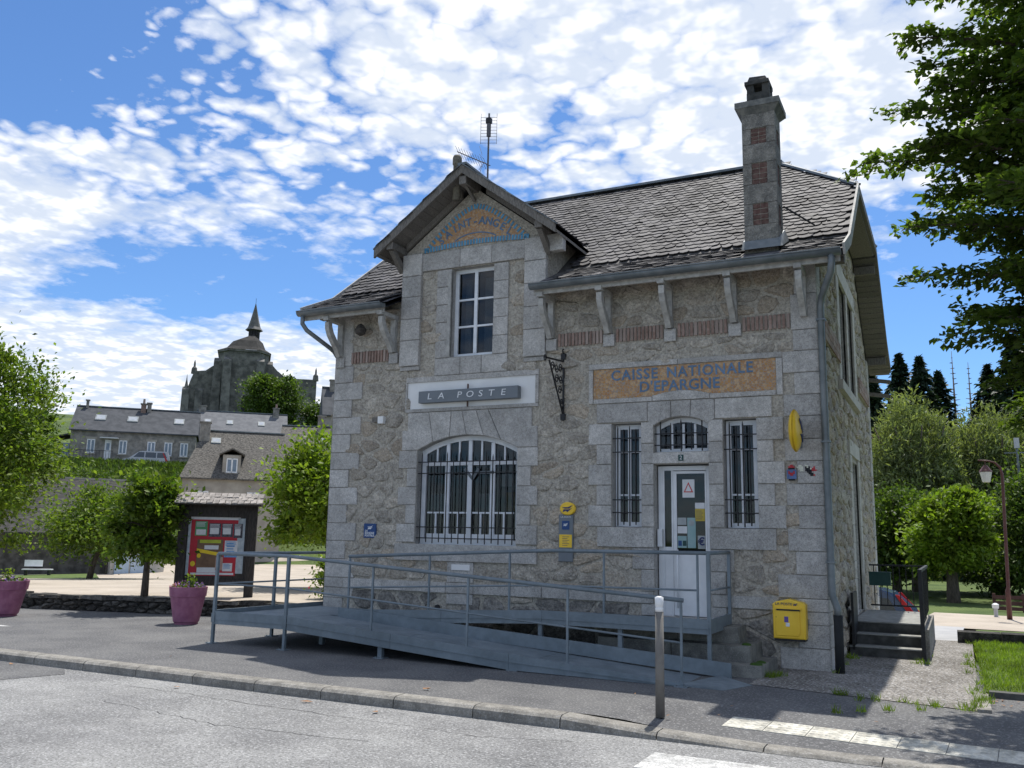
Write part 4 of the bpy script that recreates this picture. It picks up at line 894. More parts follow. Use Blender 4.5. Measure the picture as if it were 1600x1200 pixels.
# ================================================================== signs and fittings on the facade
sg = empty('illuminated_sign', 'long grey box sign with white letters LA POSTE on the white panel', 'sign', loc=(-5.83, 0, 4.2))
def T0(o): return o
def at_(o, par):  # keep world coordinates under a moved parent
    o.parent = par; o.matrix_parent_inverse = Matrix.Translation(par.location).inverted(); return o
bx = MB().prism(rect(-6.82, -4.84, 4.095, 4.305), FRONT, -.02, -.14, .008).build('sign_box', signgrey); at_(bx, sg)
at_(MB().box(-5.86, -5.84, -.08, -.05, 4.0, 4.40).build('bracket_rod', M('rusty_rod', (.1, .06, .05))), sg)
for k, (ch_, x) in enumerate(zip('LAPOSTE', (-6.59, -6.35, -5.98, -5.77, -5.56, -5.35, -5.12))): at_(text('lettering', ch_, .155, (x, -.143, 4.2), None, white, sx=1.25, shear=.12, ext=.003), sg)
bk = empty('wall_bracket', 'black wrought iron scroll bracket projecting from the wall', 'bracket', loc=(-4.05, 0, 3.7))
bm_ = MB().bar((-4.05, -.02, 3.68), (-4.05, -.02, 4.82), .03).build('wall_bar', blackm); at_(bm_, bk)
for z in (4.76, 3.74): at_(MB().box(-4.09, -4.01, -.05, .0, z-.05, z+.05).build('wall_plate', blackm), bk)
at_(MB().bar((-4.05, -.02, 4.68), (-4.05, -.72, 4.62), .025).build('arm', blackm), bk); at_(MB().bar((-4.05, -.62, 4.60), (-4.05, -.03, 3.78), .022).build('strut', blackm), bk)
def scroll(cy, cz, r, turns=1.4, s=1): 
    pts = []
    for i in range(18): t = i/17; a = s*turns*2*math.pi*t; rr = r*(1-.75*t); pts.append((-4.05, cy+rr*math.cos(a), cz+rr*math.sin(a)))
    at_(MB().tube(pts, .010, 6).build('scroll', blackm), bk)
for cy, cz, r, s in ((-.78, 4.60, .06, 1), (-.48, 4.52, .08, 1), (-.32, 4.52, .08, -1), (-.16, 4.54, .08, 1), (-.30, 4.34, .08, 1), (-.14, 4.36, .075, -1), (-.17, 4.17, .075, 1), (-.10, 4.00, .05, -1), (-.07, 3.88, .035, 1), (-.04, 4.86, .05, -1)): scroll(cy, cz, r, 1.4, s)
tt = empty('wall_totem_sign', 'narrow grey wall plate under a yellow oval disc with a blue bird', 'sign', loc=(-3.97, 0, 1.4))
at_(MB().prism(rect(-4.10, -3.85, 1.39, 2.14), FRONT, 0, -.05, .006).build('plate', signgrey), tt)
def birdmark(cx, cz, s, y, mat, par, fn=FRONT):
    for poly in ([(-.5, .12), (.05, .12), (.5, .30), (.18, .0), (-.25, .0)], [(-.35, -.06), (.12, -.06), (.45, .06), (.0, -.30), (-.12, -.18), (-.42, -.30)]):
        at_(MB().prism([(cx+a*s, cz+b*s) for a, b in poly], fn, y, y-.004).build('bird_mark', mat), par)
at_(MB().prism([(-3.94+.135*math.cos(a), 2.235+.105*math.sin(a)) for a in np.linspace(0, 2*math.pi, 25)[:-1]], FRONT, -.02, -.075, .012).build('oval_disc', yellow), tt); birdmark(-3.94, 2.235, .19, -.075, navy, tt)
at_(text('lettering', 'LA POSTE', .042, (-3.975, -.052, 2.10), None, white), tt)
at_(MB().prism(rect(-4.04, -3.91, 1.90, 2.04), FRONT, -.05, -.054, 0).build('blue_label', darkblue), tt); birdmark(-3.975, 1.98, .09, -.0545, white, tt)
yl = MB().prism(rect(-4.085, -3.865, 1.615, 1.82), FRONT, -.05, -.056, 0).build('hours_label', yellow); at_(yl, tt)
for k in range(6): at_(MB().prism(rect(-4.03, -3.94+.03*(k % 2), 1.645+.027*k, 1.652+.027*k), FRONT, -.056, -.058).build('print_line', navy), tt)
bs_ = empty('bank_sign', 'small dark blue square wall sign with white bird and lettering', 'sign', loc=(-7.82, 0, 1.7))
at_(MB().prism(rect(-7.95, -7.69, 1.70, 1.955), FRONT, 0, -.035, .004).build('plate', darkblue), bs_); birdmark(-7.81, 1.885, .12, -.036, white, bs_)
for z, t_ in ((1.825, 'LA'), (1.785, 'BANQUE'), (1.74, 'POSTALE')): at_(text('lettering', t_, .05, (-7.82 if t_ != 'LA' else -7.89, -.037, z), None, white, bevel=.001), bs_)
ov = empty('oval_projecting_sign', 'yellow lens shaped sign projecting edge-on from the right corner', 'sign', loc=(-.29, 0, 3.34))
m = MB(); nn, rr_ = 24, 6
prof_l = [(.30*math.sin(t), .085*math.cos(t)) for t in np.linspace(0, math.pi, 11)]
b0 = 0
for r, h_ in prof_l:
    for j in range(nn): a = 2*math.pi*j/nn; m.v.append((-.29+h_, -.40+r*math.cos(a), 3.34+r*math.sin(a)))
for i in range(len(prof_l)-1):
    for j in range(nn): m.f.append((i*nn+j, i*nn+(j+1) % nn, (i+1)*nn+(j+1) % nn, (i+1)*nn+j)); m.mi.append(0)
at_(m.build('lens_body', yellow, None, True), ov)
at_(MB().lathe([(.302, -.012), (.306, 0), (.302, .012)], 28).build('seam_ring', M('dark_yellow', (.45, .27, .01))), ov); 
o = ov.children[-1]; o.matrix_parent_inverse = Matrix.Identity(4); o.matrix_local = Matrix.Translation((0, -.40, 0)) @ Matrix.Rotation(math.pi/2, 4, 'Y')
SIDEX = lambda a, b, d: (-.29+.087-d*1.0, a, b)
for poly in ([(-.30, .06), (-.52, .16), (-.42, .02), (-.28, -.02)], [(-.26, -.04), (-.50, -.06), (-.36, -.12), (-.30, -.16)]): at_(MB().prism([(a, 3.34+b) for a, b in poly], SIDEX, .012, -.002).build('bird_mark', navy), ov)
at_(MB().box(-.33, -.25, -.12, .0, 3.12, 3.52).build('wall_mount', signgrey), ov)
# little pixel tile pictures beside the corner
def pixels(name, label, x0, z0, s, rows, pal):
    e = empty(name, label, 'wall tiles', 'small pixel tile pictures on the corner stones', loc=(x0, -.03, z0))
    for j, r_ in enumerate(rows):
        for i, c in enumerate(r_):
            if c == '.': continue
            o = MB().box(i*s, (i+1)*s-.002, -.012, 0, -(j+1)*s, -j*s-.002).build('tile', pal[c], e)
pal = {'r': M('red_tile', (.45, .04, .05)), 'b': M('blue_grey_tile', (.10, .16, .32)), 'k': M('black_tile', (.015, .015, .02)), 'w': M('cream_tile', (.6, .6, .5))}
pixels('pixel_tile_picture', 'blue pixel tile square with red heart on the corner stone', -.485, 2.885, .023, ['..rr..', '.rrrr.', '.kkkk.', 'bbbbbb', 'brbbrb', 'brrrrb', 'bbrrbb', 'bbbbbb', 'bbbbbb', '.kkkk.'], pal)
pixels('pixel_tile_picture', 'black, cream and red pixel tile picture beside the downpipe', -.34, 2.88, .023, ['.ww..ww.....', 'wwww.kwk..r.', '.www.kkkwrr.', '..ww.kkkkrrr', '......kkk...', '.......kkk..', '........kkr.'], pal)
mb = empty('letter_box', 'yellow wall letter box with sloping top beside the corner', 'letter box', loc=(-.49, -.02, .42))
at_(MB().prism([(-.71, .43), (-.27, .43), (-.265, .90), (-.30, .93), (-.49, .975), (-.68, .93), (-.715, .90)], FRONT, -.02, -.22, .014).build('body', yellow), mb)
at_(MB().prism(rect(-.675, -.36, .47, .87), FRONT, -.22, -.228, .006).build('door_panel', yellow), mb); at_(MB().prism(rect(-.66, -.34, .815, .84), FRONT, -.226, -.238, .002).build('slot', blackm), mb); at_(MB().box(-.68, -.32, -.25, -.225, .838, .858).build('slot_hood', yellow), mb)
at_(text('lettering', 'LA POSTE', .05, (-.56, -.223, .905), None, navy, sx=1.1), mb); birdmark(-.40, .905, .07, -.222, navy, mb)
at_(MB().prism(rect(-.555, -.50, .655, .735), FRONT, -.228, -.231).build('sticker', M('violet_sticker', (.12, .08, .28))), mb); at_(MB().prism(rect(-.535, -.485, .60, .65), FRONT, -.228, -.231).build('sticker', white), mb)
at_(MB().lathe([(.008, 0), (.008, .006)], 8, (-.665, -.225, .72)).build('lock', blackm), mb); at_(MB().box(-.70, -.28, -.2, -.02, .40, .43).build('base_plate', blackm), mb); at_(MB().box(-.375, -.345, -.234, -.226, .5, .84).build('hinge', yellow), mb)
ls = empty('sensor_box', 'small beige sensor box on the upper left wall', 'wall box', loc=(-7.74, 0, 3.8)); at_(MB().box(-7.86, -7.72, -.06, .0, 3.80, 3.89).build('body', oldwood), ls); at_(MB().box(-7.715, -7.60, -.09, 0, 3.77, 3.90).build('cover', offwhite), ls)  # wall-mounted sensor box, not a lamp; it gives no light
npl = block('name_plate', rect(-6.09, -5.73, 1.19, 1.285), None, offwhite, -.03, -.05, .003); tag(npl, 'blank white name plate under the arched window', 'plate')
vt = tag(MB().lathe([(.05, 0), (.05, .03), (.035, .03)], 12).build('wall_vent', blackm), 'small round dark vent low on the front wall', 'vent'); vt.matrix_world = Matrix.Translation((-6.35, -.02, .55)) @ Matrix.Rotation(math.pi/2, 4, 'X')
an = empty('tv_antenna', 'rooftop television antenna mast behind the dormer gable', 'antenna', loc=(GX, .45, 8.3))
MB().tube([(0, 0, -.05), (0, 0, 1.42)], .018, 8).build('mast', M('galvanised', (.12, .12, .13), metal=.4), an)
galv = MATS['galvanised']
bo = MB().tube([(-.62, -.1, .72), (.05, 0, .36)], .010, 6).build('boom', galv, an)
for k in range(11):
    t = k/10; c = Vector((-.60, -.1, .71)).lerp(Vector((-.04, 0, .40)), t); MB().tube([c+Vector((-.035, -.05, .11)), c-Vector((-.035, -.05, .11))], .004, 5).build('element', galv, bo)
for k in range(5): MB().tube([(-.02, -.1-.05*abs(k-2), .30+.05*k), (-.22, .05, .18+.16*k)], .004, 5).build('reflector_rod', galv, bo)
pa = MB().box(-.03, .03, -.03, .03, .95, 1.25).build('panel_hub', galv, an)
for k in range(9): MB().tube([(-.14, -.06, .82+.065*k), (.14, .06, .82+.065*k)], .004, 5).build('element', galv, pa)
for s_ in (-1, 1): MB().tube([(.14*s_, .06*s_, .80), (.14*s_, .06*s_, 1.42)], .004, 5).build('frame_rod', galv, pa)
MB().box(-.05, .05, -.04, .04, 1.22, 1.32).build('amplifier', blackm, an)

# ================================================================== wheelchair ramp
rp = empty('wheelchair_ramp', 'long grey blue painted steel switchback ramp with railings at the entrance', 'ramp', loc=(-5, -2.4, 0))
def rb(mbld, name, mat=steel, smooth=False): return at_(mbld.build(name, mat, None, smooth), rp)
YF, YM = -2.40, -1.36
zl = lambda x: .45 if x < -7.6 else max(.0, .45-.45*(x+7.6)/(6.15))     # lower lane deck
zu = lambda x: .45 if x < -7.2 else min(.62, .45+.17*(x+7.2)/3.4)       # upper lane deck
def deck(x0, x1, y0, y1, z0, z1, t=.02): return MB().hexa([(x0, y0, z0-t), (x1, y0, z1-t), (x1, y1, z1-t), (x0, y1, z0-t), (x0, y0, z0), (x1, y0, z1), (x1, y1, z1), (x0, y1, z0)])
rb(deck(-9.08, -7.6, YF+.03, .42, .45, .45), 'deck', deckm)
for xa, xb in ((-7.59, -5.6), (-5.59, -3.5), (-3.49, -1.45)): rb(deck(xa, xb, YF+.03, YM-.03, zl(xa), zl(xb)), 'deck', deckm)
rb(MB().hexa([(-1.45, YF+.02, -.005), (-.93, YF+.02, -.005), (-.70, YM-.45, -.005), (-1.2, YM-.03, -.005), (-1.45, YF+.02, .03), (-.93, YF+.02, .004), (-.70, YM-.45, .004), (-1.2, YM-.03, .03)]), 'toe_plate', deckm)
for xa, xb in ((-7.59, -5.5), (-5.49, -3.81)): rb(deck(xa, xb, YM+.03, -.10, zu(xa), zu(xb)), 'deck', deckm)
rb(deck(-3.80, -1.36, YM+.03, -.06, .62, .62), 'landing_deck', deckm)
def plate(x0, x1, y, za0, zb0, za1, zb1, w=.03): return MB().hexa([(x0, y-w/2, za0), (x1, y-w/2, za1), (x1, y+w/2, za1), (x0, y+w/2, za0), (x0, y-w/2, zb0), (x1, y-w/2, zb1), (x1, y+w/2, zb1), (x0, y+w/2, zb0)])
rb(plate(-9.10, -7.61, YF, .30, .50, .30, .50), 'kick_plate'); rb(plate(-9.10, -7.61, YF-.018, .37, .375, .37, .375, .01), 'plate_seam')
for xa, xb in ((-7.6, -5.7), (-5.695, -3.8), (-3.795, -1.43)):
    lo = lambda x: max(.0, zl(x)-.16)
    rb(plate(xa, xb, YF, lo(xa), zl(xa)+.05, lo(xb), zl(xb)+.05), 'kick_plate'); rb(plate(xa, xb, YF-.02, zl(xa)-.06, zl(xa)-.045, max(.005, zl(xb)-.06), max(.02, zl(xb)-.045), .014), 'edge_rib')
rb(plate(-7.4, -1.05, YM-.03, zl(-7.4)-.02, zl(-7.4)+.15, zl(-1.43)-.0, .19), 'kick_plate')
for xa, xb in ((-7.4, -5.5), (-5.495, -3.8), (-3.795, -1.35)): rb(plate(xa, xb, YM+.03, zu(xa)-.09, zu(xa)+.10, zu(xb)-.09, zu(xb)+.10), 'kick_plate'); rb(plate(xa, xb, YM+.01, zu(xa)-.02, zu(xa)-.008, zu(xb)-.02, zu(xb)-.008, .014), 'edge_rib')
rb(MB().box(-1.365, -1.335, YM+.046, -.06, .53, .72), 'kick_plate'); rb(MB().hexa([(-9.115, YF, .40), (-9.085, YF, .40), (-8.92, .42, .40), (-8.95, .42, .40), (-9.115, YF, .52), (-9.085, YF, .52), (-8.92, .42, .52), (-8.95, .42, .52)]), 'kick_plate')
FP = [(-9.10, 1.41, True), (-7.64, 1.39, True), (-6.05, None, False), (-4.45, None, False), (-2.95, None, False), (-1.43, None, False)]
zr = lambda x: 1.41 if x < -7.65 else 1.40-.37*(x+7.65)/6.25
for x, zt, leg in FP:
    zt = zr(x); rb(MB().bar((x, YF, .0 if leg or x > -2 else zl(x)-.14), (x, YF, zt), .045 if leg else .028, .045 if leg else .028), 'post')
rb(MB().tube([(-9.10, YF, 1.41), (-7.65, YF, 1.405), (-1.40, YF, 1.03)], .027, 10), 'handrail', steel, True); rb(MB().tube([(-9.10, YF, .93), (-7.65, YF, .92), (-1.43, YF, .52)], .014, 8), 'mid_rail', steel, True)
rb(MB().tube([(-9.10, YF, 1.41), (-8.93, .42, 1.41)], .027, 10), 'handrail', steel, True); rb(MB().tube([(-9.10, YF, .93), (-8.93, .42, .93)], .014, 8), 'mid_rail', steel, True)
rb(MB().bar((-9.02, -1.1, 0), (-9.02, -1.1, 1.40), .045), 'post'); rb(MB().bar((-8.93, .40, 0), (-8.93, .40, 1.40), .045), 'post')
zh = lambda x: min(1.60, 1.40+.18*(x+7.3)/3.6)
for x in (-7.28, -5.75, -4.35, -2.85, -1.50): rb(MB().bar((x, YM+.05, zu(x)-.05), (x, YM+.05, zh(x)), .028), 'post')
rb(MB().tube([(-7.30, YM+.05, 1.40), (-3.7, YM+.05, 1.58), (-1.35, YM+.05, 1.60)], .027, 10), 'handrail', steel, True); rb(MB().tube([(-7.30, YM+.05, .90), (-3.7, YM+.05, 1.08), (-1.5, YM+.05, 1.10)], .014, 8), 'mid_rail', steel, True)
rb(MB().tube([(-1.35, YM+.05, 1.60), (-1.35, -.06, 1.60)], .027, 10), 'handrail', steel, True); rb(MB().tube([(-1.35, YM+.05, 1.10), (-1.35, -.08, 1.10)], .014, 8), 'mid_rail', steel, True)
rb(MB().bar((-1.35, YM+.05, .15), (-1.35, YM+.05, 1.6), .05), 'post'); rb(MB().bar((-1.35, -.085, .55), (-1.35, -.085, 1.6), .045), 'post')
for x, y in ((-5.9, YF+.06), (-3.75, YF+.06), (-7.62, -1.5)): rb(MB().bar((x, y, 0), (x, y, zl(x)-.02), .07), 'leg')
for x, y in ((-2.62, YM+.10), (-5.2, YM+.10), (-3.85, YM+.10)): rb(MB().bar((x, y, 0), (x, y, zu(x)-.05), .06), 'leg')

for x, y in ((-9.10, YF), (-7.64, YF), (-9.02, -1.1), (-5.9, YF+.06), (-3.75, YF+.06), (-1.43, YF)):
    rb(MB().box(x-.08, x+.08, y-.08, y+.08, -.002, .012), 'base_plate')
    for a_, b_ in ((-.055, -.055), (.055, -.055)): rb(MB().lathe([(.012, .012), (.012, .024)], 6, (x+a_, y+b_, 0)), 'bolt', zinc)
for x in (-9.10, -7.64): rb(MB().box(x-.035, x+.035, YF-.028, YF-.022, .33, .47), 'fixing_lug')

# bollard
bd = empty('bollard', 'slim grey brown metal bollard with white cap at the kerb', 'bollard', loc=(-1.14, -4.26, -.02))
MB().lathe([(.048, 0), (.043, 1.05)], 16).build('post', bolm, bd, True); MB().lathe([(.0435, 1.05), (.0435, 1.085), (.040, 1.09), (.040, 1.10), (.0445, 1.105), (.0445, 1.195), (.02, 1.205)], 16).build('cap', white, bd, True)

# side stairs with iron railing
ss_ = empty('side_stairs', 'dark stone side stairs with black iron railing by the side door', 'stairs', loc=(.6, 1.7, 0))
dst = M('dark_step', (.055, .055, .052), (.10, .10, .095), 6, .9, .6, 40); nos = M('pale_nosing', (.22, .22, .21), (.32, .32, .30), 9, .85, .4, 50)  # treads coloured paler than the dark riser stones
for y0, z0, z1 in ((2.12, -.05, .16), (2.44, .16, .33), (2.75, .33, .50)):
    at_(MB().box(.06, 1.10, y0, 5.6, z0, z1-.02).build('riser_stone', dst), ss_); at_(MB().box(.05, 1.12, y0-.02, 5.62 if z1 > .45 else y0+.5, z1-.019, z1).build('tread', nos), ss_)
at_(MB().box(1.125, 1.22, 2.2, 5.6, -.05, .46).build('stringer_wall', kerbm), ss_)
at_(MB().bar((1.14, 2.05, -.02), (1.14, 2.05, 1.38), .06).build('post', blackm), ss_)
at_(MB().bar((1.14, 2.05, 1.36), (1.14, 5.55, 1.36), .045).build('handrail', blackm), ss_); at_(MB().bar((.12, 5.55, 1.36), (1.14, 5.55, 1.36), .045, .03).build('handrail', blackm), ss_)
at_(MB().bar((.12, 5.55, .60), (1.14, 5.55, .60), .03).build('bottom_rail', blackm), ss_)
for k in range(9): at_(MB().bar((.2+.115*k, 5.55, .60), (.2+.115*k, 5.55, 1.36), .016).build('baluster', blackm), ss_)
for k in range(12): at_(MB().bar((1.14, 2.95+.22*k, .55), (1.14, 2.95+.22*k, 1.36), .016).build('baluster', blackm), ss_)
at_(MB().box(.10, .14, 2.1, 2.75, .1, .98).build('wall_plate', blackm), ss_)
gb = empty('green_letter_box', 'dark green metal box hung on the side stair railing', 'box', loc=(.32, 5.4, 1.1)); MB().box(-.19, .19, -.12, .09, -.12, .12).build('body', green, gb); MB().box(-.20, .20, -.13, .10, .12, .135).build('lid', green, gb)

# ================================================================== boundary wall, planters, noticeboard
bw_ = empty('low_stone_wall', 'low dark mossy dry stone wall edging the square', 'wall', loc=(-16, .16, 0))
drym = M('dark_dry_stone', (.03, .028, .025), (.10, .092, .08), 7, .95, 1, 25, .6, c3=(.14, .13, .115), bdist=.03, grain=.4, gscale=18)
WA = math.atan(.22)
def wl(x): return .16+.22*(x+16)
at_(MB().hexa([(-27, wl(-27)+.08, -.3), (-8.9, wl(-8.9)+.08, -.3), (-8.9, wl(-8.9)+.34, -.3), (-27, wl(-27)+.34, -.3), (-27, wl(-27)+.08, .30), (-8.9, wl(-8.9)+.08, .30), (-8.9, wl(-8.9)+.34, .30), (-27, wl(-27)+.34, .30)]).build('wall_core', drym), bw_)
WF = lambda a, b, d: (a, wl(a)+.06+d*1.0, b)
for p in rubble_cells(-20.5, -9.0, -.02, .27, .24, .115, .42, .008): stone_mb(MB(), p, WF, random.uniform(.02, .075)).build('stone', drym, bw_, fix=False).matrix_parent_inverse = Matrix.Translation(bw_.location).inverted()
x = -27.
while x < -9:
    w = random.uniform(.25, .6); j = lambda a=.018: random.uniform(-a, a); xa, xb = x+.008, x+w-.01; zt = .325+j(.025); d = random.uniform(-.03, .02)
    at_(MB().hexa([(xa, wl(xa)+d, .25+j()), (xb, wl(xb)+d+j(), .25+j()), (xb, wl(xb)+.38, .26), (xa, wl(xa)+.38, .26), (xa+.02+j(), wl(xa)+d+.03, zt), (xb-.02, wl(xb)+d+.03+j(), zt+j()), (xb, wl(xb)+.38, zt), (xa, wl(xa)+.38, zt+j())]).build('coping_stone', drym), bw_); x += w
def flowers(par, n, r, z, spread=.12):
    for nm, mt, k, sz in (('foliage', L_mid, n, .06), ('violet_flowers', L_violet, n//2, .05), ('pink_flowers', L_pink, n//3, .05), ('orange_flowers', L_olive, n//5, .05)):
        a = rng.uniform(0, 6.28, k); rr = r*np.sqrt(rng.random(k)); 
        if nm == 'pink_flowers': a = rng.normal(3.4, .6, k); rr = r*rng.uniform(.7, 1.15, k)
        C_ = np.stack([rr*np.cos(a), rr*np.sin(a), z+rng.random(k)*spread*(1.3-(rr/r)**2*.8)+(.03 if nm != 'foliage' else 0)], 1)
        V, F = leaves(C_, np.full(k, sz), .6, .8); o = npmesh(nm, V, F, mt, par); o['kind'] = 'stuff'
    C_ = np.stack([rng.normal(.06, .06, 60), rng.normal(0, .05, 60), z+.1+rng.random(60)*.2], 1); V, F = leaves(C_, np.full(60, .07), .4, .5); npmesh('tall_sprig', V, F, L_bright, par)['kind'] = 'stuff'
def planter(label, loc, sc=1):
    e = empty('flower_pot', label, 'flower pot', 'large purple flower pots', loc=loc); e.scale = (sc, sc, 1)
    MB().lathe([(.27, 0), (.275, .03), (.30, .05), (.405, .52), (.425, .525), (.445, .70), (.415, .70), (.40, .62), (.0, .60)], 28).build('tub', pink, e, False)
    MB().lathe([(.40, .0), (.39, .02)], 24, (0, 0, .60)).build('earth', soil, e); flowers(e, 170, .42, .64); return e
planter('purple flower pot with violet flowers standing before the noticeboard', (-11.70, -.45, 0), .8); planter('purple flower pot cut by the left edge of the picture', (-15.72, -1.45, 0))
wp = MB().add([(-17.0, -2.6, .004), (-13.9, -2.75, .004), (-13.7, -2.62, .004), (-17.2, -2.45, .004)], [(0, 1, 2, 3)]).build('parking_mark', paint, pave)
nb = empty('notice_board', 'dark wooden village noticeboard with shingled roof and torn posters', 'noticeboard', loc=(-13.3, 1.85, .28), rz=R(38)); nb.scale = (.87, 1, 1)
# local frame: x along the board, -y towards the street
for x in (-.86, .86): MB().box(x-.11, x+.11, -.10, .10, 0, 2.10).build('post', darkwood, nb)
MB().box(-.75, .75, -.03, .03, .30, 1.98).build('back_panel', darkwood, nb)
MB().box(-.75, .75, -.06, .05, .28, .42).build('bottom_rail', darkwood, nb); MB().box(-.75, .75, -.07, .05, 1.80, 2.06).build('top_rail', darkwood, nb)
MB().hexa([(-1.08, -.42, 2.06), (1.08, -.42, 2.06), (1.08, .35, 2.06), (-1.08, .35, 2.06), (-1.06, -.42, 2.09), (1.06, -.42, 2.09), (1.06, .05, 2.30), (-1.06, .05, 2.30)]).build('roof_board', darkwood, nb)
shm = M('grey_shingle', (.18, .165, .15), (.34, .31, .285), 10, .8, .6, 40, .4)
for r_ in range(3):
    for k in range(14):
        x = -1.05+.155*k+(.07 if r_ % 2 else 0); yb = -.46+.15*r_; zb = 2.085+.068*r_; w = .15
        if x+w > 1.12: continue
        j = random.uniform(-.02, .02); t = random.uniform(.012, .03)
        MB().hexa([(x, yb+j, zb), (x+w-.01, yb+j+random.uniform(-.03, .03), zb), (x+w-.01, yb+.24, zb+.11), (x, yb+.24, zb+.11), (x, yb+j, zb+t), (x+w-.01, yb+j, zb+t+.012), (x+w-.01, yb+.24, zb+.13), (x, yb+.24, zb+.13)]).build('shingle', shm, nb)
def poster(name, x0, x1, z0, z1, mat, y, par=nb): return MB().box(x0, x1, y-.003, y, z0, z1).build(name, mat, par)
pr = M('poster_red', (.42, .02, .035), (.36, .02, .03), 12, .6); pb = M('poster_brown', (.17, .10, .055), (.12, .07, .04), 6, .6); py_ = M('poster_yellow', (.62, .45, .03)); pw = M('poster_white', (.55, .56, .57), (.62, .63, .64), 15, .7); pg = M('poster_green', (.08, .26, .12)); pk = M('poster_dark', (.03, .03, .04), (.1, .1, .12), 25, .6); lb = M('poster_blue', (.12, .25, .45)); torn = M('torn_paper', (.30, .36, .40), (.45, .5, .52), 9, .8)
poster('torn_paper', -.73, -.60, .52, 1.74, torn, -.032); poster('torn_paper', .50, .68, .55, 1.78, torn, -.032); poster('torn_paper', -.68, .55, 1.74, 1.80, pw, -.032)
p_ = poster('large_poster', -.66, .50, .50, 1.74, pr, -.036)
poster('picture', -.48, .16, .68, 1.30, pb, -.040, p_); poster('headline', -.42, .10, 1.22, 1.29, M('poster_lime', (.32, .36, .04)), -.043, p_); poster('white_band', -.30, .05, 1.08, 1.17, pw, -.043, p_)
MB().hexa([(-.48, -.046, 1.02), (.12, -.046, .93), (.12, -.043, .93), (-.48, -.043, 1.02), (-.48, -.046, 1.10), (.12, -.046, 1.0), (.12, -.043, 1.0), (-.48, -.043, 1.10)]).build('yellow_band', py_, p_)
for x, z, r in ((-.42, .94, .05), (-.56, .76, .06)): o = MB().lathe([(r, 0), (r, .003)], 14).build('yellow_dot', py_, p_); o.matrix_local = Matrix.Translation((x, -.044, z)) @ Matrix.Rotation(math.pi/2, 4, 'X')
poster('white_lettering_band', -.60, .46, .52, .565, pw, -.040, p_); poster('lower_picture', -.45, .10, .57, .68, pw, -.040, p_); poster('figure', .0, .18, .62, .92, M('poster_flesh', (.45, .27, .2), (.3, .2, .18), 14), -.043, p_)
for x0, x1, z0, z1, mt in ((-.56, -.26, 1.38, 1.70, pg), (-.22, .08, 1.36, 1.66, pk), (.10, .38, 1.36, 1.66, pk), (.40, .62, 1.34, 1.66, pk), (.20, .52, .94, 1.28, pw), (.18, .42, .60, .78, pw)):
    q_ = poster('small_poster', x0, x1, z0, z1, mt, -.041)
    for k_ in range(4): poster('print_line', x0+.02, x1-.03-.04*random.random(), z1-.03-.028*k_, z1-.018-.028*k_, (pw if mt is not pw else lb), -.0455, q_)
    if mt is pk: poster('poster_photo', x0+.03, x1-.05, z0+.06, z0+.2, pw, -.045, q_)
    elif mt is pg: poster('poster_photo', x0+.03, x1-.03, z0+.02, z0+.14, pw, -.045, q_)
    elif x0 == .20:
        poster('poster_band', x0, x1, z0-.03, z0+.03, lb, -.045, q_)
        for k in range(4): poster('poster_line', x0+.05, x1-.07-.03*(k % 2), z0+.09+.055*k, z0+.115+.055*k, lb, -.045, q_)

# ================================================================== trees
def tree(name, label, cat, base, H, cz, rad, n, lsize, mat, trunk_r=.12, clumps=60, group=None, csize=.28, upb=.5, aspect=.6, lean=(0, 0), droop=0, skip_low=0, barkm=bark, seed=1, hollow=.55):
    rs = np.random.default_rng(seed); e = empty(name, label, cat, group, loc=base)
    c0 = np.array([lean[0], lean[1], cz]); rad = np.array(rad, float)
    d = rs.normal(size=(clumps, 3)); d /= np.linalg.norm(d, axis=1)[:, None]; d[:, 2] = np.where(d[:, 2] < -.75, -.6, d[:, 2])
    rr = hollow+(1-hollow)*rs.random(clumps)**.5; rr *= rs.uniform(.62, 1.18, clumps)
    cl = c0+d*rr[:, None]*rad
    k = n//clumps; sz = rad.mean()*csize*rs.uniform(.4, 1.25, clumps)
    C_ = (cl[:, None]+rs.normal(size=(clumps, k, 3))*sz[:, None, None]*np.array([1, 1, .62])).reshape(-1, 3)
    out = np.repeat(d, k, 0); V, F = leaves(C_, np.full(len(C_), lsize), upb, aspect, droop, dirs=out*.6); npmesh('crown', V, F, mat, e)
    m = MB(); top = c0+np.array([0, 0, rad[2]*.25])
    pts = [(0, 0, -.3), (lean[0]*.15, lean[1]*.15, H*.14), (lean[0]*.5, lean[1]*.5, cz*.6), tuple(top)]
    m.tube(pts, [trunk_r*1.25, trunk_r, trunk_r*.75, trunk_r*.2], 9)
    for i in range(min(clumps, 26)):
        t = rs.uniform(.35, .9); s0 = np.array(pts[2])*(1-t)+np.array(pts[3])*t if t > .5 else np.array(pts[1])*(1-2*t)+np.array(pts[2])*2*t
        mid_ = (s0+cl[i])/2+np.array([0, 0, rad[2]*.08]); m.tube([tuple(s0), tuple(mid_), tuple(cl[i])], [trunk_r*.4, trunk_r*.22, trunk_r*.06], 5)
    m.build('trunk', barkm, e, True); return e
tree('lime_tree', 'tall leafy green tree at the left edge of the picture', 'tree', (-27.0, 4.5, .2), 7.6, 3.9, (2.7, 2.6, 3.9), 36000, .15, L_maple, .16, 150, seed=3, csize=.2)
tree('lime_tree', 'bright yellow green bush in front of the left edge tree', 'tree', (-25.9, 2.9, .2), 4.2, 2.3, (1.7, 1.5, 2.0), 10000, .15, L_bright, .1, 60, seed=4)
tree('ornamental_tree', 'spreading fresh green tree leaning over the shed wall', 'tree', (-33.2, 14.6, -.25), 3.6, 2.25, (3.0, 2.6, 1.5), 15000, .17, L_maple, .12, 70, seed=5, lean=(.6, .6))
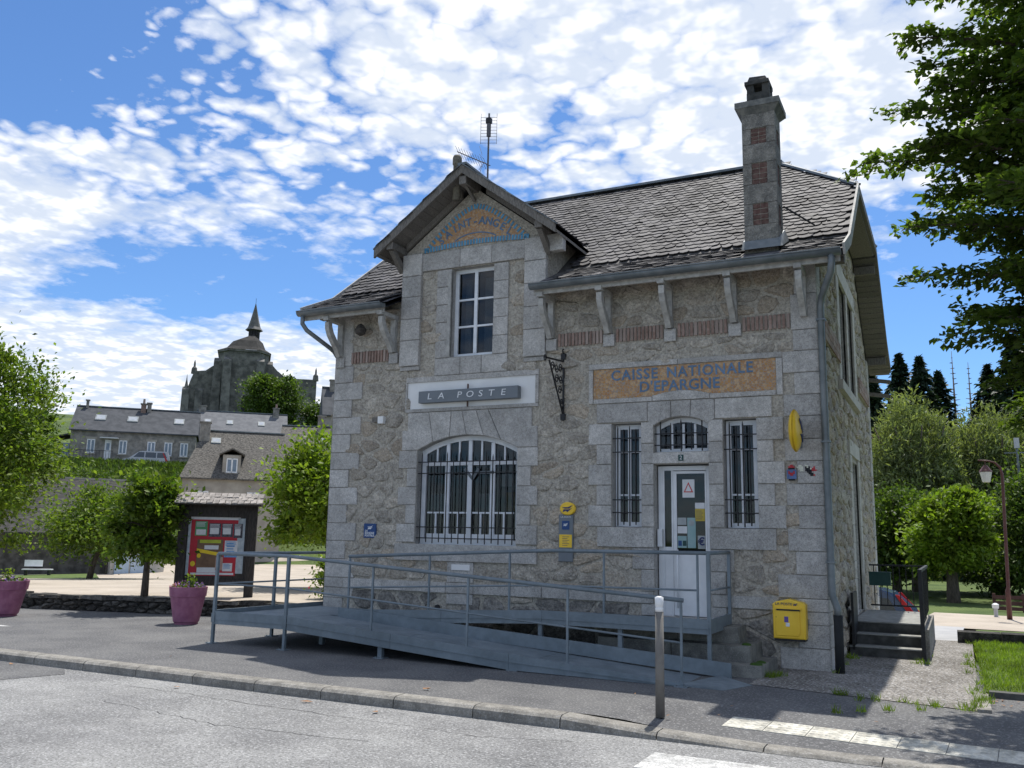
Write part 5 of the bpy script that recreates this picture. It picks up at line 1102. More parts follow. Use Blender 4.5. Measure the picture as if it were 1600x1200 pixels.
tree('maple_tree', 'young bright maple tree standing left of the noticeboard', 'tree', (-14.55, 1.05, .27), 2.9, 1.65, (.80, .80, 1.08), 9000, .135, L_maple, .075, 70, seed=6, csize=.22)
tree('lime_tree', 'broad yellow green tree between the noticeboard and the building', 'tree', (-14.25, 7.2, .2), 4.2, 2.55, (1.75, 1.75, 1.65), 19000, .15, L_bright, .13, 110, seed=7, csize=.2)
tree('rose_bush', 'shrub with red flowers beside the left corner of the building', 'bush', (-10.9, 3.2, .28), 1.3, .55, (.45, .45, .6), 2600, .08, L_bright, .03, 26, seed=8)
C_ = np.array([-10.75, 3.1, .75])+rng.normal(size=(60, 3))*np.array([.25, .25, .3]); V, F = leaves(C_, np.full(60, .07), .5, .9)
rf = npmesh('red_blossom', V, F, L_red); tag(rf, 'red rose blossoms on the shrub beside the building', 'flowers', kind='stuff')
tree('chestnut_tree', 'round dark green tree in front of the hilltop church', 'tree', (-85.9, 85.2, 13.5), 11, 7.0, (4.0, 4.0, 4.1), 15000, .42, L_mid, .35, 110, seed=9, csize=.2)
tree('chestnut_tree', 'smaller dark tree right of the round hilltop tree', 'tree', (-80.6, 89.2, 13.5), 8, 4.6, (2.1, 2.1, 2.4), 5000, .42, L_mid, .2, 40, seed=10)
tree('garden_tree', 'distant small tree left of the long stone house', 'tree', (-95, 54, 10), 6, 3.6, (2.6, 2.6, 2.2), 4000, .4, L_mid, .2, 30, seed=11)
for i, (x, y, z, r, lab) in enumerate(((-66.0, 40.4, float(height(-66.0, 40.4))-.2, 1.9, 'dark green bush on the bank below the long house'),)):
    tree('bank_bush', lab, 'bush', (x, y, z), 2.5, 1.0, (r, r, 1.1), 5000, .25, L_mid, .06, 40, seed=20+i)
# rough grass on the bank below the houses
n = 16000; u = rng.random(n); rr = rng.uniform(80, 97, n); az_ = np.radians(-58+u*22); X = 1.7+rr*np.sin(az_); Y = -13.5+rr*np.cos(az_); P = np.stack([X, Y, height(X, Y)], 1)
V, F = leaves(P+[0, 0, .25], np.full(n, .75), .1, .22, dirs=np.tile([0, 0, 1.], (n, 1))); bg_ = npmesh('bank_grass', V, F, L_mid); tag(bg_, 'tall rough grass on the bank below the long house', 'grass', kind='stuff')
# right hand side
def willow(label, base, H, r, n, seed):
    rs = np.random.default_rng(seed); e = empty('willow_tree', label, 'tree', 'pale willows behind the building', loc=base); k = 420; m_ = n//k; cs = []; ds = []
    a = rs.uniform(0, 6.28, k); q = np.sqrt(rs.random(k)); top = H*(1-.38*q**2.2)*rs.uniform(.86, 1.04, k); L_ = top*rs.uniform(.45, .9, k)
    t = rs.random((k, m_)); rad = r*q[:, None]*(.72+.30*np.sqrt(t))*(1)
    C_ = np.stack([rad*np.cos(a)[:, None], rad*np.sin(a)[:, None], top[:, None]-t*L_[:, None]], -1).reshape(-1, 3)+rs.normal(size=(k*m_, 3))*np.array([.13, .13, .1])
    D_ = np.stack([np.cos(a)*.35, np.sin(a)*.35, np.full(k, -.2)], 1).repeat(m_, 0); D_[:, 2] += (.9-1.8*t.ravel()); V, F = leaves(C_, np.full(len(C_), .30), .2, .24, 0, D_); npmesh('crown', V, F, L_willow, e)
    m = MB(); m.tube([(0, 0, -.4), (.1, 0, H*.25), (0, .1, H*.6), (0, 0, H*.85)], [.4, .34, .2, .05], 9)
    for i in range(10): aa = 6.28*i/10; m.tube([(0, 0, H*.3), (r*.35*math.cos(aa), r*.35*math.sin(aa), H*.6), (r*.6*math.cos(aa), r*.6*math.sin(aa), H*.8)], [.15, .09, .03], 5)
    m.build('trunk', bark, e, True)
willow('tall pale willow directly right of the building edge', (-.1, 36.0, -.7), 10.3, 3.3, 34000, 31); willow('second pale willow, behind the street lamp', (3.4, 37.5, -.7), 9.6, 3.3, 34000, 32)
tree('ash_tree', 'bright green tree in front of the two willows', 'tree', (1.45, 27.0, -.6), 4.8, 2.9, (1.4, 1.4, 1.95), 20000, .19, L_bright, .24, 110, seed=33, csize=.2)
tree('ash_tree', 'dark shaded tree low behind the bright green tree', 'tree', (-.8, 30.5, -.6), 5, 2.6, (2.4, 1.8, 2.4), 12000, .2, L_mid, .2, 60, seed=34)
tree('hazel_tree', 'leafy green tree behind the lamp at the right edge', 'tree', (5.1, 29.5, -.6), 6.2, 3.2, (2.0, 2.0, 2.7), 15000, .19, L_mid, .2, 90, seed=35)
tree('hazel_tree', 'low dark hedge tree beyond the wooden fence', 'tree', (4.6, 33.5, -.6), 4.2, 1.6, (2.6, 1.6, 1.9), 9000, .2, L_mid, .12, 60, seed=36)
def fir(label, base, H, r, seed, n=5200, dead=False):
    rs = np.random.default_rng(seed); e = empty('dead_conifer' if dead else 'conifer', label, 'tree', 'conifers on the wooded slope', loc=base)
    m = MB().tube([(0, 0, -.5), (0, 0, H*.5), (0, 0, H)], [H*.014, H*.009, .02], 7); nl = 34
    for i in range(nl):
        t = (i+.5)/nl; z = H*(.12+.86*t); L_ = r*(1-t)**.8*rs.uniform(.75, 1.1)+.2
        for j in range(4 if not dead else 3):
            a = rs.uniform(0, 6.28); L2 = L_*rs.uniform(.5, 1)
            if dead or j < 1: m.tube([(0, 0, z), (L2*math.cos(a)*.9, L2*math.sin(a)*.9, z-(.1 if not dead else -.15)*L2)], [.05, .012], 4, cap=False)
    m.build('trunk', bark if not dead else M('dead_bark', (.09, .08, .075), (.15, .14, .13), 9), e, True)
    if dead: return
    t = rs.random(n)**1.25; z = H*(.10+.9*t); lay = np.floor(t*26)/26; rr = 1.55*r*(1-t)**.8*np.sqrt(rs.random(n))*rs.uniform(.7, 1.15, n)*(1+.25*np.sin(t*26*6.28)); a = rs.uniform(0, 6.28, n); a = a+.35*np.sin(a*5+lay*40)
    C_ = np.stack([rr*np.cos(a), rr*np.sin(a), z-.18*rr], 1); D_ = np.stack([np.cos(a), np.sin(a), np.full(n, -.25)], 1); V, F = leaves(C_, np.full(n, .75), .6, .42, 0, D_); npmesh('crown', V, F, L_fir, e)
firs = [(-6.2, 69, 15.5, 2.6), (-4.0, 66, 16.5, 2.8), (-1.9, 70, 18.5, 3.0), (-.2, 66, 17.5, 2.8), (1.1, 72, 17.0, 2.8), (5.0, 73, 17.5, 2.9), (6.6, 68, 19.0, 3.0), (8.2, 72, 21.0, 3.2), (9.6, 67, 20.5, 3.2), (11.2, 71, 23.5, 3.4), (13.0, 66, 24, 3.4), (15.2, 70, 26, 3.6),
        (-2.6, 60, 11.5, 2.6), (.6, 59, 10.5, 2.6), (3.2, 61, 11.5, 2.8), (5.6, 58, 12.5, 2.8), (7.6, 60, 15, 3.0), (9.8, 57, 16.5, 3.0), (12.0, 59, 19, 3.2), (4.0, 66, 13.5, 2.8)]
for i, (x, y, H, r) in enumerate(firs): fir('dark conifer in the dense wood rising behind the willows', (x, y, float(height(x, y))), H, r, 40+i, n=3600)
for x, y, H, lab in ((2.3, 76, 19.5, 'bare dead conifer left of the gap in the far row'), (3.6, 77, 18.5, 'thinner bare dead conifer beside the gap in the far row')): fir(lab, (x, y, float(height(x, y))), H, 1.4, 60+int(H), dead=True)
# the large hornbeam overhanging the right of the picture
hb = empty('hornbeam_tree', 'large dark leafed tree overhanging the top right corner', 'tree', loc=(4.7, -.6, 0))
m = MB(); m.tube([(0, 0, -.3), (.05, 0, 2), (0, .1, 5), (.1, 0, 8), (0, 0, 12.5)], [.36, .28, .22, .15, .03], 12); rs = np.random.default_rng(70); Cs = []; Ds = []
limbs = []
for tip, z0 in (((-3.90, -.4, 6.95), 5.6), ((-3.48, -.6, 7.55), 6.4), ((-3.30, -.2, 8.8), 7.2), ((-3.25, -.4, 5.95), 4.9), ((-3.3, -.1, 5.35), 4.3), ((-2.9, -.4, 4.45), 3.7), ((-3.2, .3, 9.8), 8.2), ((-2.7, .3, 4.9), 3.6), ((-3.0, -.9, 7.0), 5.2), ((-3.3, .6, 6.3), 5.0)): limbs.append((np.array(tip), z0))
for i in range(125):
    z0 = rs.uniform(2.9, 11.4); a = rs.uniform(0, 6.28) if i % 3 == 0 else rs.normal(math.pi, .75); R_ = np.interp(z0, [2.9, 4, 6, 8, 10, 11.5], [2.6, 3.0, 3.4, 3.2, 2.9, 1.4])*rs.uniform(.66, .99)
    limbs.append((np.array([R_*math.cos(a), R_*math.sin(a)*.95, z0+R_*rs.uniform(.05, .45)]), z0))
for tip, z0 in limbs:
    s0 = np.array([0, 0, z0]); L_ = np.linalg.norm(tip-s0); mid_ = s0*.5+tip*.5+np.array([0, 0, .16*L_]); pts = [(1-t)**2*s0+2*t*(1-t)*mid_+t*t*tip for t in np.linspace(0, 1, 7)]
    m.tube([tuple(p) for p in pts], list(np.linspace(.055, .006, 7)), 5, cap=False); ax = (tip-s0)/L_; sd = np.cross(ax, [0, 0, 1]); sd /= np.linalg.norm(sd)
    nt = int(16*L_/3)+4
    for k in range(nt):
        t = .22+.78*(k+rs.random())/nt; b_ = (1-t)**2*s0+2*t*(1-t)*mid_+t*t*tip; sg_ = 1 if k % 2 else -1; tl = (.30+.75*(1-t))*rs.uniform(.6, 1.2)*min(1, L_/2.6)
        dr_ = ax*.75+sd*sg_*rs.uniform(.5, 1)+np.array([0, 0, rs.uniform(-.35, .12)]); dr_ /= np.linalg.norm(dr_)
        if tl > .3 and k % 2: m.tube([tuple(b_), tuple(b_+dr_*tl*.95-np.array([0, 0, .06]))], [.010, .003], 4, cap=False)
        nl = int(38*tl/.6)+10; w = rs.random(nl); c_ = b_+dr_*(tl*w)[:, None]+rs.normal(size=(nl, 3))*np.array([.07, .07, .045]); c_[:, 2] -= .10*w**2; Cs.append(c_); Ds.append(np.tile(dr_+[0, 0, -.25], (nl, 1)))
Cs = np.concatenate(Cs); Ds = np.concatenate(Ds); V, F = leaves(Cs, np.full(len(Cs), .115), .75, .58, 0, Ds); npmesh('crown', V, F, L_dark, hb); m.build('trunk', bark, hb, True)

# ================================================================== village on the hill
def frame(o, p0, p1):
    """local x from p0 to p1, local y away from the viewer"""
    dx_, dy_ = p1[0]-p0[0], p1[1]-p0[1]; o.location = (p0[0], p0[1], 0); o.rotation_euler = (0, 0, math.atan2(dy_, dx_)); return math.hypot(dx_, dy_)
def far_window(par, x0, x1, z0, z1, y=-.02, shut=False):
    w = MB()
    for r_ in ((x0, x0+.09, z0, z1), (x1-.09, x1, z0, z1), ((x0+x1)/2-.06, (x0+x1)/2+.06, z0, z1), (x0+.09, x1-.09, z0, z0+.1), (x0+.09, x1-.09, z1-.1, z1)): w.box(r_[0], r_[1], y-.05, y, r_[2], r_[3])
    o = w.build('window', white, par, fix=False)
    for a, b in ((x0+.09, (x0+x1)/2-.06), ((x0+x1)/2+.06, x1-.09)): MB().box(a, b, y-.02, y+.01, z0+.1, z1-.1).build('pane', farglass, o)
    MB().box(x0-.1, x1+.1, y-.10, y+.0, z0-.13, z0-.002).build('sill', farwall2, o); MB().box(x0-.15, x1+.15, y-.03, y+.0, z1+.002, z1+.24).build('lintel', farwall2, o); return o
farglass = M('far_glass', (.10, .14, .19), (.16, .2, .26), 2, .1, spec=.8)
def house(name, label, p0, p1, dep, zb, ze, zr_, ry, wallm, roofm, hipl=0, hipr=0, oh=.35):
    e = empty(name, label, 'house', 'village houses on the hillside'); L_ = frame(e, p0, p1)
    w = MB(); w.add([(0, 0, zb), (L_, 0, zb), (L_, dep, zb), (0, dep, zb), (0, 0, ze), (L_, 0, ze), (L_, dep, ze), (0, dep, ze), (0, ry, zr_-.1), (L_, ry, zr_-.1)], [(0, 1, 5, 4), (2, 3, 7, 6), (1, 2, 6, 9, 5) if not hipr else (1, 2, 6, 5), (3, 0, 4, 8, 7) if not hipl else (3, 0, 4, 7)]); w.build('wall', wallm, e, fix=False)
    k = (zr_-ze)/ry; f = -oh; zf = ze-k*oh; a, b = -oh*.6, L_+oh*.6; bkz = ze+ (zr_-ze)*(1-(dep+oh-ry)/max(.1, dep-ry))
    t = .12; pts = lambda d: [(a, f, zf+d), (b, f, zf+d), (b-hipr, ry, zr_+d), (a+hipl, ry, zr_+d), (a, dep+oh, zf+d), (b, dep+oh, zf+d)]
    r = MB(); P_, Q_ = pts(0), pts(-t); r.add(P_+Q_, [(0, 1, 2, 3), (3, 2, 5, 4), (0, 3, 4), (1, 5, 2), (7, 6, 9, 8), (6, 0, 3, 9), (1, 7, 8, 2), (0, 6, 7, 1)]); ro = r.build('roof', roofm, e, fix=False)
    MB().bar((a+hipl, ry, zr_+.03), (b-hipr, ry, zr_+.03), .3, .1).build('ridge_tiles', zinc, ro)
    e['_k'] = k; return e, ro, L_, k
def skylight(ro, x, w, h, y, ze, k):
    n_ = MB().hexa([(x, y, ze+k*y+.02), (x+w, y, ze+k*y+.02), (x+w, y+h, ze+k*(y+h)+.02), (x, y+h, ze+k*(y+h)+.02), (x, y, ze+k*y+.12), (x+w, y, ze+k*y+.12), (x+w, y+h, ze+k*(y+h)+.12), (x, y+h, ze+k*(y+h)+.12)]).build('skylight', zinc, ro)
    i = .12; MB().add([(x+i, y+i, ze+k*(y+i)+.125), (x+w-i, y+i, ze+k*(y+i)+.125), (x+w-i, y+h-i, ze+k*(y+h-i)+.125), (x+i, y+h-i, ze+k*(y+h-i)+.125)], [(0, 1, 2, 3)]).build('pane', M('sky_pane', (.3, .33, .36), (.38, .4, .43), 2, .15, spec=.8), n_)
def chimney_far(ro, x, y, w, d, z0, z1, pots=1, mat=None):
    c = MB().box(x, x+w, y, y+d, z0, z1).build('chimney', mat or farwall, ro); MB().box(x-.08, x+w+.08, y-.08, y+d+.08, z1, z1+.12).build('chimney_cap', farwall, c)
    for k in range(pots): MB().lathe([(.13, 0), (.11, .5)], 8, (x+w*(k+.5)/pots, y+d/2, z1+.12)).build('chimney_pot', brickm, c)
eA, rA, LA, kA = house('long_stone_house', 'long stone house with dark slate roof and row of white windows', (-78.0, 46.9), (-69.5, 55.3), 7.5, 7.4, 11.9, 14.55, 3.8, farwall, slate_far)
for x in (1.95, 4.95, 7.65, 9.3, 10.85): far_window(eA, x-.38, x+.38, 9.35, 10.75)
dA = MB().box(3.25, 3.85, -.06, 0, 8.65, 10.75).build('door', white, eA); MB().box(3.4, 3.7, -.07, -.05, 9.7, 10.4).build('door_pane', farglass, dA); MB().box(2.8, 4.5, -.9, 0, 10.85, 10.93).build('door_canopy', white, eA)
for x, w in ((1.9, 1.05), (5.0, 1.05), (9.6, 1.0)): skylight(rA, x, w, .9, 1.3, 11.9, kA)
chimney_far(rA, .7, 3.4, .25, .3, 14.3, 15.1, 0); chimney_far(rA, 6.1, 3.1, .5, .5, 14.0, 15.0, 1, brickm); chimney_far(rA, 6.7, 3.3, .4, .5, 14.2, 15.15, 0)
bA = MB().box(-1.2, 4.2, -1.5, -.05, 8.45, 8.6).build('balcony', farwall2, eA); MB().bar((-1.2, -1.48, 9.5), (4.2, -1.48, 9.5), .05).build('balcony_rail', blackm, bA)
for k in range(19): MB().bar((-1.15+.295*k, -1.48, 8.6), (-1.15+.295*k, -1.48, 9.5), .03).build('baluster', blackm, bA)
for x in (-1.1, 1.5, 4.1): MB().box(x-.12, x+.12, -1.45, -1.2, 6.8, 8.45).build('balcony_post', farwall2, bA)
for k in range(6): MB().box(4.25+.28*k, 4.53+.28*k, -1.45, -.3, 7.2, 8.45-.2*k).build('stair_step', farwall, bA)
vr = MB().box(-2.6, -.1, .5, 4, 8.5, 10.3).build('veranda', farglass, eA); MB().hexa([(-2.8, .2, 10.5), (0, .2, 11.2), (0, 4.2, 11.2), (-2.8, 4.2, 10.5), (-2.8, .2, 10.62), (0, .2, 11.32), (0, 4.2, 11.32), (-2.8, 4.2, 10.62)]).build('veranda_roof', slate_far, vr)
for x in (-2.6, -1.75, -.9): MB().box(x-.05, x+.05, .44, .5, 8.5, 10.3).build('veranda_post', blackm, vr)
MB().box(-2.6, -.1, .44, .5, 9.4, 9.5).build('veranda_rail', blackm, vr)
eB, rB, LB, kB = house('slate_roofed_house', 'house with pale grey slate roof and three skylights right of the long house', (-76.1, 61.5), (-68.7, 68.4), 8, 8.5, 13.1, 16.0, 4.2, farwall, M('pale_slate', (.115, .12, .13), (.16, .165, .175), 1.5, .8, .3, 6, spec=.2))
for x in (.8, 3.3, 6.9): skylight(rB, x, .75, .8, 1.5, 13.1, kB)
chimney_far(rB, .0, 3.9, .8, .6, 15.4, 16.5, 0); chimney_far(rB, 8.6, 3.4, .7, .6, 15.2, 16.6, 1)
eC, rC, LC, kC = house('dormer_house', 'old stone house with mossy stone-slate roof and small dormer window', (-55.0, 40.1), (-49.2, 45.7), 9, -.8, 6.35, 10.55, 5.2, farwall2, slate_old, hipl=1.6)
far_window(eC, 1.15, 2.15, 3.5, 5.0); far_window(eC, 5.2, 6.2, 3.5, 5.0)
dm = MB().box(3.1, 4.55, .35, 2.2, 6.4, 8.1).build('dormer', farwall2, eC); MB().hexa([(2.8, .1, 8.05), (3.83, .1, 8.55), (3.83, 2.9, 8.55), (2.8, 2.9, 8.05), (2.8, .1, 8.15), (3.83, .1, 8.66), (3.83, 2.9, 8.66), (2.8, 2.9, 8.15)]).build('dormer_roof', slate_old, dm); MB().hexa([(3.83, .1, 8.55), (4.85, .1, 8.05), (4.85, 2.9, 8.05), (3.83, 2.9, 8.55), (3.83, .1, 8.66), (4.85, .1, 8.15), (4.85, 2.9, 8.15), (3.83, 2.9, 8.66)]).build('dormer_roof', slate_old, dm)
far_window(dm, 3.4, 4.3, 6.6, 7.8, .34); chimney_far(rC, 1.0, 3.9, .85, .7, 8.8, 11.1, 0); skylight(rC, 2.0, .8, .6, 3.6, 6.35, kC)
MB().tube([(-.1, -.1, -.5), (-.1, -.1, 6.2)], .06, 6).build('downpipe', zinc, eC)
eD, rD, LD, kD = house('corner_house', 'stone-slate roofed house with two chimneys seen left of the post office', (-53.6, 50.0), (-46.5, 55.2), 8, 2, 9.0, 12.0, 4.6, farwall2, slate_old)
chimney_far(rD, 3.2, 3.6, .7, .6, 11.0, 12.9, 0); chimney_far(rD, 4.5, 2.4, .7, .7, 9.8, 12.9, 0); skylight(rD, 3.6, .6, .6, 1.9, 9.0, kD)
eE, rE, LE, kE = house('gable_house', 'tall narrow gabled house behind the two chimneys', (-57.5, 61.2), (-49.0, 68.7), 7, 4, 14.4, 17.6, 3.5, farwall2, slate_far); chimney_far(rE, .6, 2.9, .6, .6, 16.8, 18.3, 0)
# shed behind the square
sh = empty('stone_shed', 'low dark stone shed with slate roof behind the square', 'shed'); Ls = frame(sh, (-46.4, 18.6), (-42.9, 23.4))
MB().box(0, Ls, 0, 7, -1.4, 1.55).build('wall', M('dark_shed_stone', (.05, .047, .042), (.11, .105, .095), 2.5, .9, .6, 5, bdist=.05), sh)
MB().add([(-.5, -.4, 1.5), (Ls+1.2, -.4, 1.5), (Ls+3.2, 8, 5.0), (-.5, 8, 5.0), (-.5, -.4, 1.4), (Ls+1.2, -.4, 1.4)], [(0, 1, 2, 3), (0, 4, 5, 1)]).build('roof', M('shed_slate', (.038, .037, .036), (.075, .072, .068), 3, .9, .4, 7, spec=.1, grain=.3, gscale=5), sh, fix=False)
MB().box(-.6, Ls+3.3, 7.9, 8.2, 4.95, 5.1).build('ridge_strip', farwall2, sh); MB().bar((Ls+.1, -.3, -1.2), (Ls+.1, -.3, 1.6), .12).build('corner_post', darkwood, sh)
wg = empty('white_garage', 'small pale rendered garage with light blue doors beside the shed', 'garage'); Lw = frame(wg, (-42.7, 23.6), (-42.9, 27.8))
pale = M('pale_render', (.42, .40, .36), (.52, .5, .45), 2, .9); bl_ = M('pale_blue_door', (.42, .52, .62), (.5, .6, .7), 3, .6)
MB().prism([(0, -1.2), (Lw, -1.2), (Lw, 1.3), (Lw*.5, 2.9), (0, 1.3)], lambda a, b, d: (a, d, b), 5, 0).build('wall', pale, wg); MB().hexa([(-.3, -.3, 1.12), (Lw*.5, -.3, 2.92), (Lw*.5, 5, 2.92), (-.3, 5, 1.12), (-.3, -.3, 1.25), (Lw*.5, -.3, 3.05), (Lw*.5, 5, 3.05), (-.3, 5, 1.25)]).build('roof', slate_far, wg); MB().hexa([(Lw+.3, -.3, 1.12), (Lw*.5, -.3, 2.92), (Lw*.5, 5, 2.92), (Lw+.3, 5, 1.12), (Lw+.3, -.3, 1.25), (Lw*.5, -.3, 3.05), (Lw*.5, 5, 3.05), (Lw+.3, 5, 1.25)]).build('roof', slate_far, wg)
for a, b in ((.3, 1.35), (1.5, 2.7)): MB().box(a, b, -.06, 0, -1.1, .95).build('door', bl_, wg)
bn = empty('park_bench', 'small white bench at the far edge of the square', 'bench', loc=(-41.9, 18.4, -.83), rz=R(40)); bn.scale = (.8, .85, .95); MB().box(-.9, .9, -.25, .25, .42, .47).build('seat', white, bn); MB().box(-.9, .2, .28, .33, .6, .95).build('backrest', white, bn)
for x in (-.7, .7): MB().box(x-.05, x+.05, -.2, .3, 0, .42).build('leg', blackm, bn)
lawn2 = MB().add([(-44, 15.5, -.78), (-36, 11.0, -.50), (-33.0, 15.0, -.48), (-42.5, 22.5, -.78)], [(0, 1, 2, 3)]).build('grass_verge', lawnm); lawn2.location.z = .03; tag(lawn2, 'green grass strip in front of the stone shed', 'grass', kind='structure')
# church
ch = empty('hilltop_church', 'dark stone fortified church with slim slate spire on the hilltop', 'church', loc=(-108.3, 102.7, 0)); ch.rotation_euler = (0, 0, math.atan2(.678, .735))
plan = [(-4.5, 2.2), (-2.8, 0), (2.5, 0), (4.0, 2.2), (4.0, 16), (-4.5, 16)]
MB().prism(plan, lambda a, b, d: (a, b, d), 16, 32.9).build('apse', church_m, ch)
MB().prism([(a*1.05, b-.25 if b < 3 else b) for a, b in plan], lambda a, b, d: (a, b, d), 32.9, 33.25).build('cornice', church_m, ch)
sl_c = M('church_slate', (.035, .035, .034), (.06, .058, .055), 1, .9, spec=.1)
e1 = [(-4.85, 2.1, 33.25), (-2.95, -.35, 33.25), (2.65, -.35, 33.25), (4.35, 2.1, 33.25), (4.35, 16, 33.25), (-4.85, 16, 33.25)]
e3 = [(-3.3, 2.8, 34.0), (-2.1, .7, 34.0), (2.0, .7, 34.0), (3.3, 2.8, 34.0), (3.3, 16, 34.0), (-3.3, 16, 34.0)]; e2 = [(-2.35, 3.6, 35.35), (-1.4, 1.8, 35.35), (1.6, 1.8, 35.35), (2.8, 3.6, 35.35), (2.8, 16, 35.35), (-2.35, 16, 35.35)]
m = MB(); m.add(e1+e3+e2+[(1.1, 5.0, 37.2), (1.1, 16, 37.2)], [(j+i, j+(i+1) % 6, j+6+(i+1) % 6, j+6+i) for j in (0, 6) for i in range(6)]+[(12, 13, 18), (13, 14, 18), (14, 15, 18), (15, 16, 19, 18), (17, 12, 18, 19)]); m.build('roof', sl_c, ch, fix=False)
for x in (-4.6, -2.9, 2.6, 4.1):
    yy = 2.0 if abs(x) > 3.5 else -.3; MB().hexa([(x-.8, yy-1.6, 16), (x+.8, yy-1.6, 16), (x+.8, yy+1, 16), (x-.8, yy+1, 16), (x-.65, yy-.5, 31.2), (x+.65, yy-.5, 31.2), (x+.65, yy+1, 32), (x-.65, yy+1, 32)]).build('buttress', church_m, ch)
wn = MB().prism([(-.2, 22.0), (.9, 22.0), (.9, 24.6)]+[(.35+.55*math.cos(a), 24.6+.6*math.sin(a)) for a in np.linspace(.3, 2.84, 6)]+[(-.2, 24.6)], FRONT, .02, -.12).build('arched_window', M('dark_opening', (.02, .02, .022)), ch)
MB().prism([(a*1.25-.09, 23.4+(b-23.4)*1.12) for a, b in ([(-.2, 22.0), (.9, 22.0), (.9, 24.6)]+[(.35+.55*math.cos(a), 24.6+.6*math.sin(a)) for a in np.linspace(.3, 2.84, 6)]+[(-.2, 24.6)])], FRONT, .02, -.06).build('window_surround', farwall, wn)
bf = MB().prism([(1.15+1.0*math.cos(a), 6+1.0*math.sin(a)) for a in np.linspace(0, 2*math.pi, 9)[:-1]], lambda a, b, d: (a, b, d), 35.8, 38.15).build('belfry', sl_c, ch)
for a in (0, 1, 2): MB().box(.5+.45*a, .8+.45*a, 4.94, 5.1, 37.1, 37.8).build('belfry_opening', MATS['dark_opening'], bf)
MB().lathe([(1.6, 38.1), (1.12, 38.7), (.76, 40.0), (.05, 43.2)], 8, (1.1, 6, 0)).build('spire', M('spire_slate', (.10, .10, .098), (.15, .148, .142), 1, .8), ch); MB().bar((1.1, 6, 43.0), (1.1, 6, 44.2), .06).build('spire_cross', blackm, ch)
MB().prism([(-9.9, 16), (-4.4, 16), (-4.4, 31.2), (-5.6, 30.4), (-6.6, 29.6), (-8.4, 29.4), (-8.9, 28.0), (-9.4, 26.2), (-9.9, 25.4)], lambda a, b, d: (a, d, b), 14, 3).build('left_transept', church_m, ch)
MB().prism([(3.9, 16), (12.7, 16), (12.7, 29.4), (7.3, 29.3), (5.6, 30.6), (3.9, 32.4)], lambda a, b, d: (a, d, b), 14, 4).build('right_transept', church_m, ch)
for x, y, z in ((-8.5, 3.6, 29.0), (-9.6, 3.4, 26.2), (12.5, 4.3, 29.2)): MB().lathe([(.55, 0), (.45, 1.0), (.18, 1.3), (.16, 2.0), (.02, 2.5)] if z > 27 else [(.4, 0), (.1, 1.6), (.02, 2.6)], 8, (x, y, z)).build('pinnacle', church_m, ch)
for x in (-9.6, -7.4): MB().hexa([(x-.7, 1.8, 16), (x+.7, 1.8, 16), (x+.7, 3.5, 16), (x-.7, 3.5, 16), (x-.6, 2.6, 26), (x+.6, 2.6, 26), (x+.6, 3.5, 26.6), (x-.6, 3.5, 26.6)]).build('buttress', church_m, ch)
# cars
def car(label, loc, rz, body, van=False):
    e = empty('parked_car', label, 'car', 'parked cars', loc=loc, rz=rz); Hh = 1.45 if not van else 1.75
    low = [(-2.05, .32), (-2.05, .72), (-1.95, .86), (1.95, .92), (2.05, .7), (2.05, .32)] if not van else [(-2.2, .3), (-2.2, .85), (-1.6, 1.0), (2.2, 1.05), (2.2, .3)]
    up_ = [(-1.15, .86), (-.45, Hh-.05), (-.2, Hh), (1.15, Hh), (1.45, Hh-.08), (1.95, .92)] if not van else [(-1.6, 1.0), (-.7, Hh-.05), (-.4, Hh), (2.0, Hh), (2.18, 1.05)]
    W_ = .83; fn = lambda a, b, d: (a, d, b)
    bo_ = MB().prism(low, fn, -W_, W_, .05).build('body', body, e); n = len(up_)
    vs = [(a, -W_+(.02 if b < 1.1 else .14), b) for a, b in up_]+[(a, W_-(.02 if b < 1.1 else .14), b) for a, b in up_]; MB().add(vs, [tuple(range(n)), tuple(reversed(range(n, 2*n)))]+[(i, n+i, n+(i+1) % n, (i+1) % n) for i in range(n)]).build('cabin', body, e)
    gx = [(-.95, -.05), (.02, .85), (.92, 1.5)] if not van else [(-1.2, -.2), (-.1, .9), (1.0, 1.95)]
    cgl = M('car_glass', (.03, .045, .06), (.04, .055, .07), 2, .08, spec=.9)
    for i, (a, b) in enumerate(gx):
        for s_ in (-1, 1):
            a2 = a+(.48 if i == 0 else 0); b2 = b-(.22 if i == 2 else 0); z0, z1 = (.93, Hh-.12) if not van else (1.1, Hh-.12); MB().add([(a, s_*(W_-.012), z0), (b, s_*(W_-.012), z0), (b2, s_*(W_-.118), z1), (a2, s_*(W_-.118), z1)], [(0, 1, 2, 3)]).build('side_window', cgl, e)
    for x in (-1.3, 1.3):
        for s_ in (-1, 1):
            w_ = MB().lathe([(.31, -.1), (.31, .1)], 18).build('wheel', blackm, e); w_.matrix_local = Matrix.Translation((x, s_*.74, .31)) @ Matrix.Rotation(math.pi/2, 4, 'X'); MB().lathe([(.2, -.105), (.2, .105)], 14).build('rim', carsilver, w_)
    for s_ in (-1, 1): MB().hexa([(1.86, s_*.8-.06, .75), (2.08, s_*.8-.06, .75), (2.08, s_*.8+.06, .75), (1.86, s_*.8+.06, .75), (1.50, s_*.72-.05, Hh-.12), (1.58, s_*.72-.05, Hh-.12), (1.58, s_*.72+.05, Hh-.12), (1.50, s_*.72+.05, Hh-.12)]).build('tail_light', red, e)
    for x in ((-.02,)): MB().box(x-.01, x+.01, -W_-.004, -W_+.02, .4, .9).build('door_gap', blackm, e)
    return e
car('dark blue car with red tail light behind the side stairs', (-1.36, 13.6, -.90), 0, carblue)
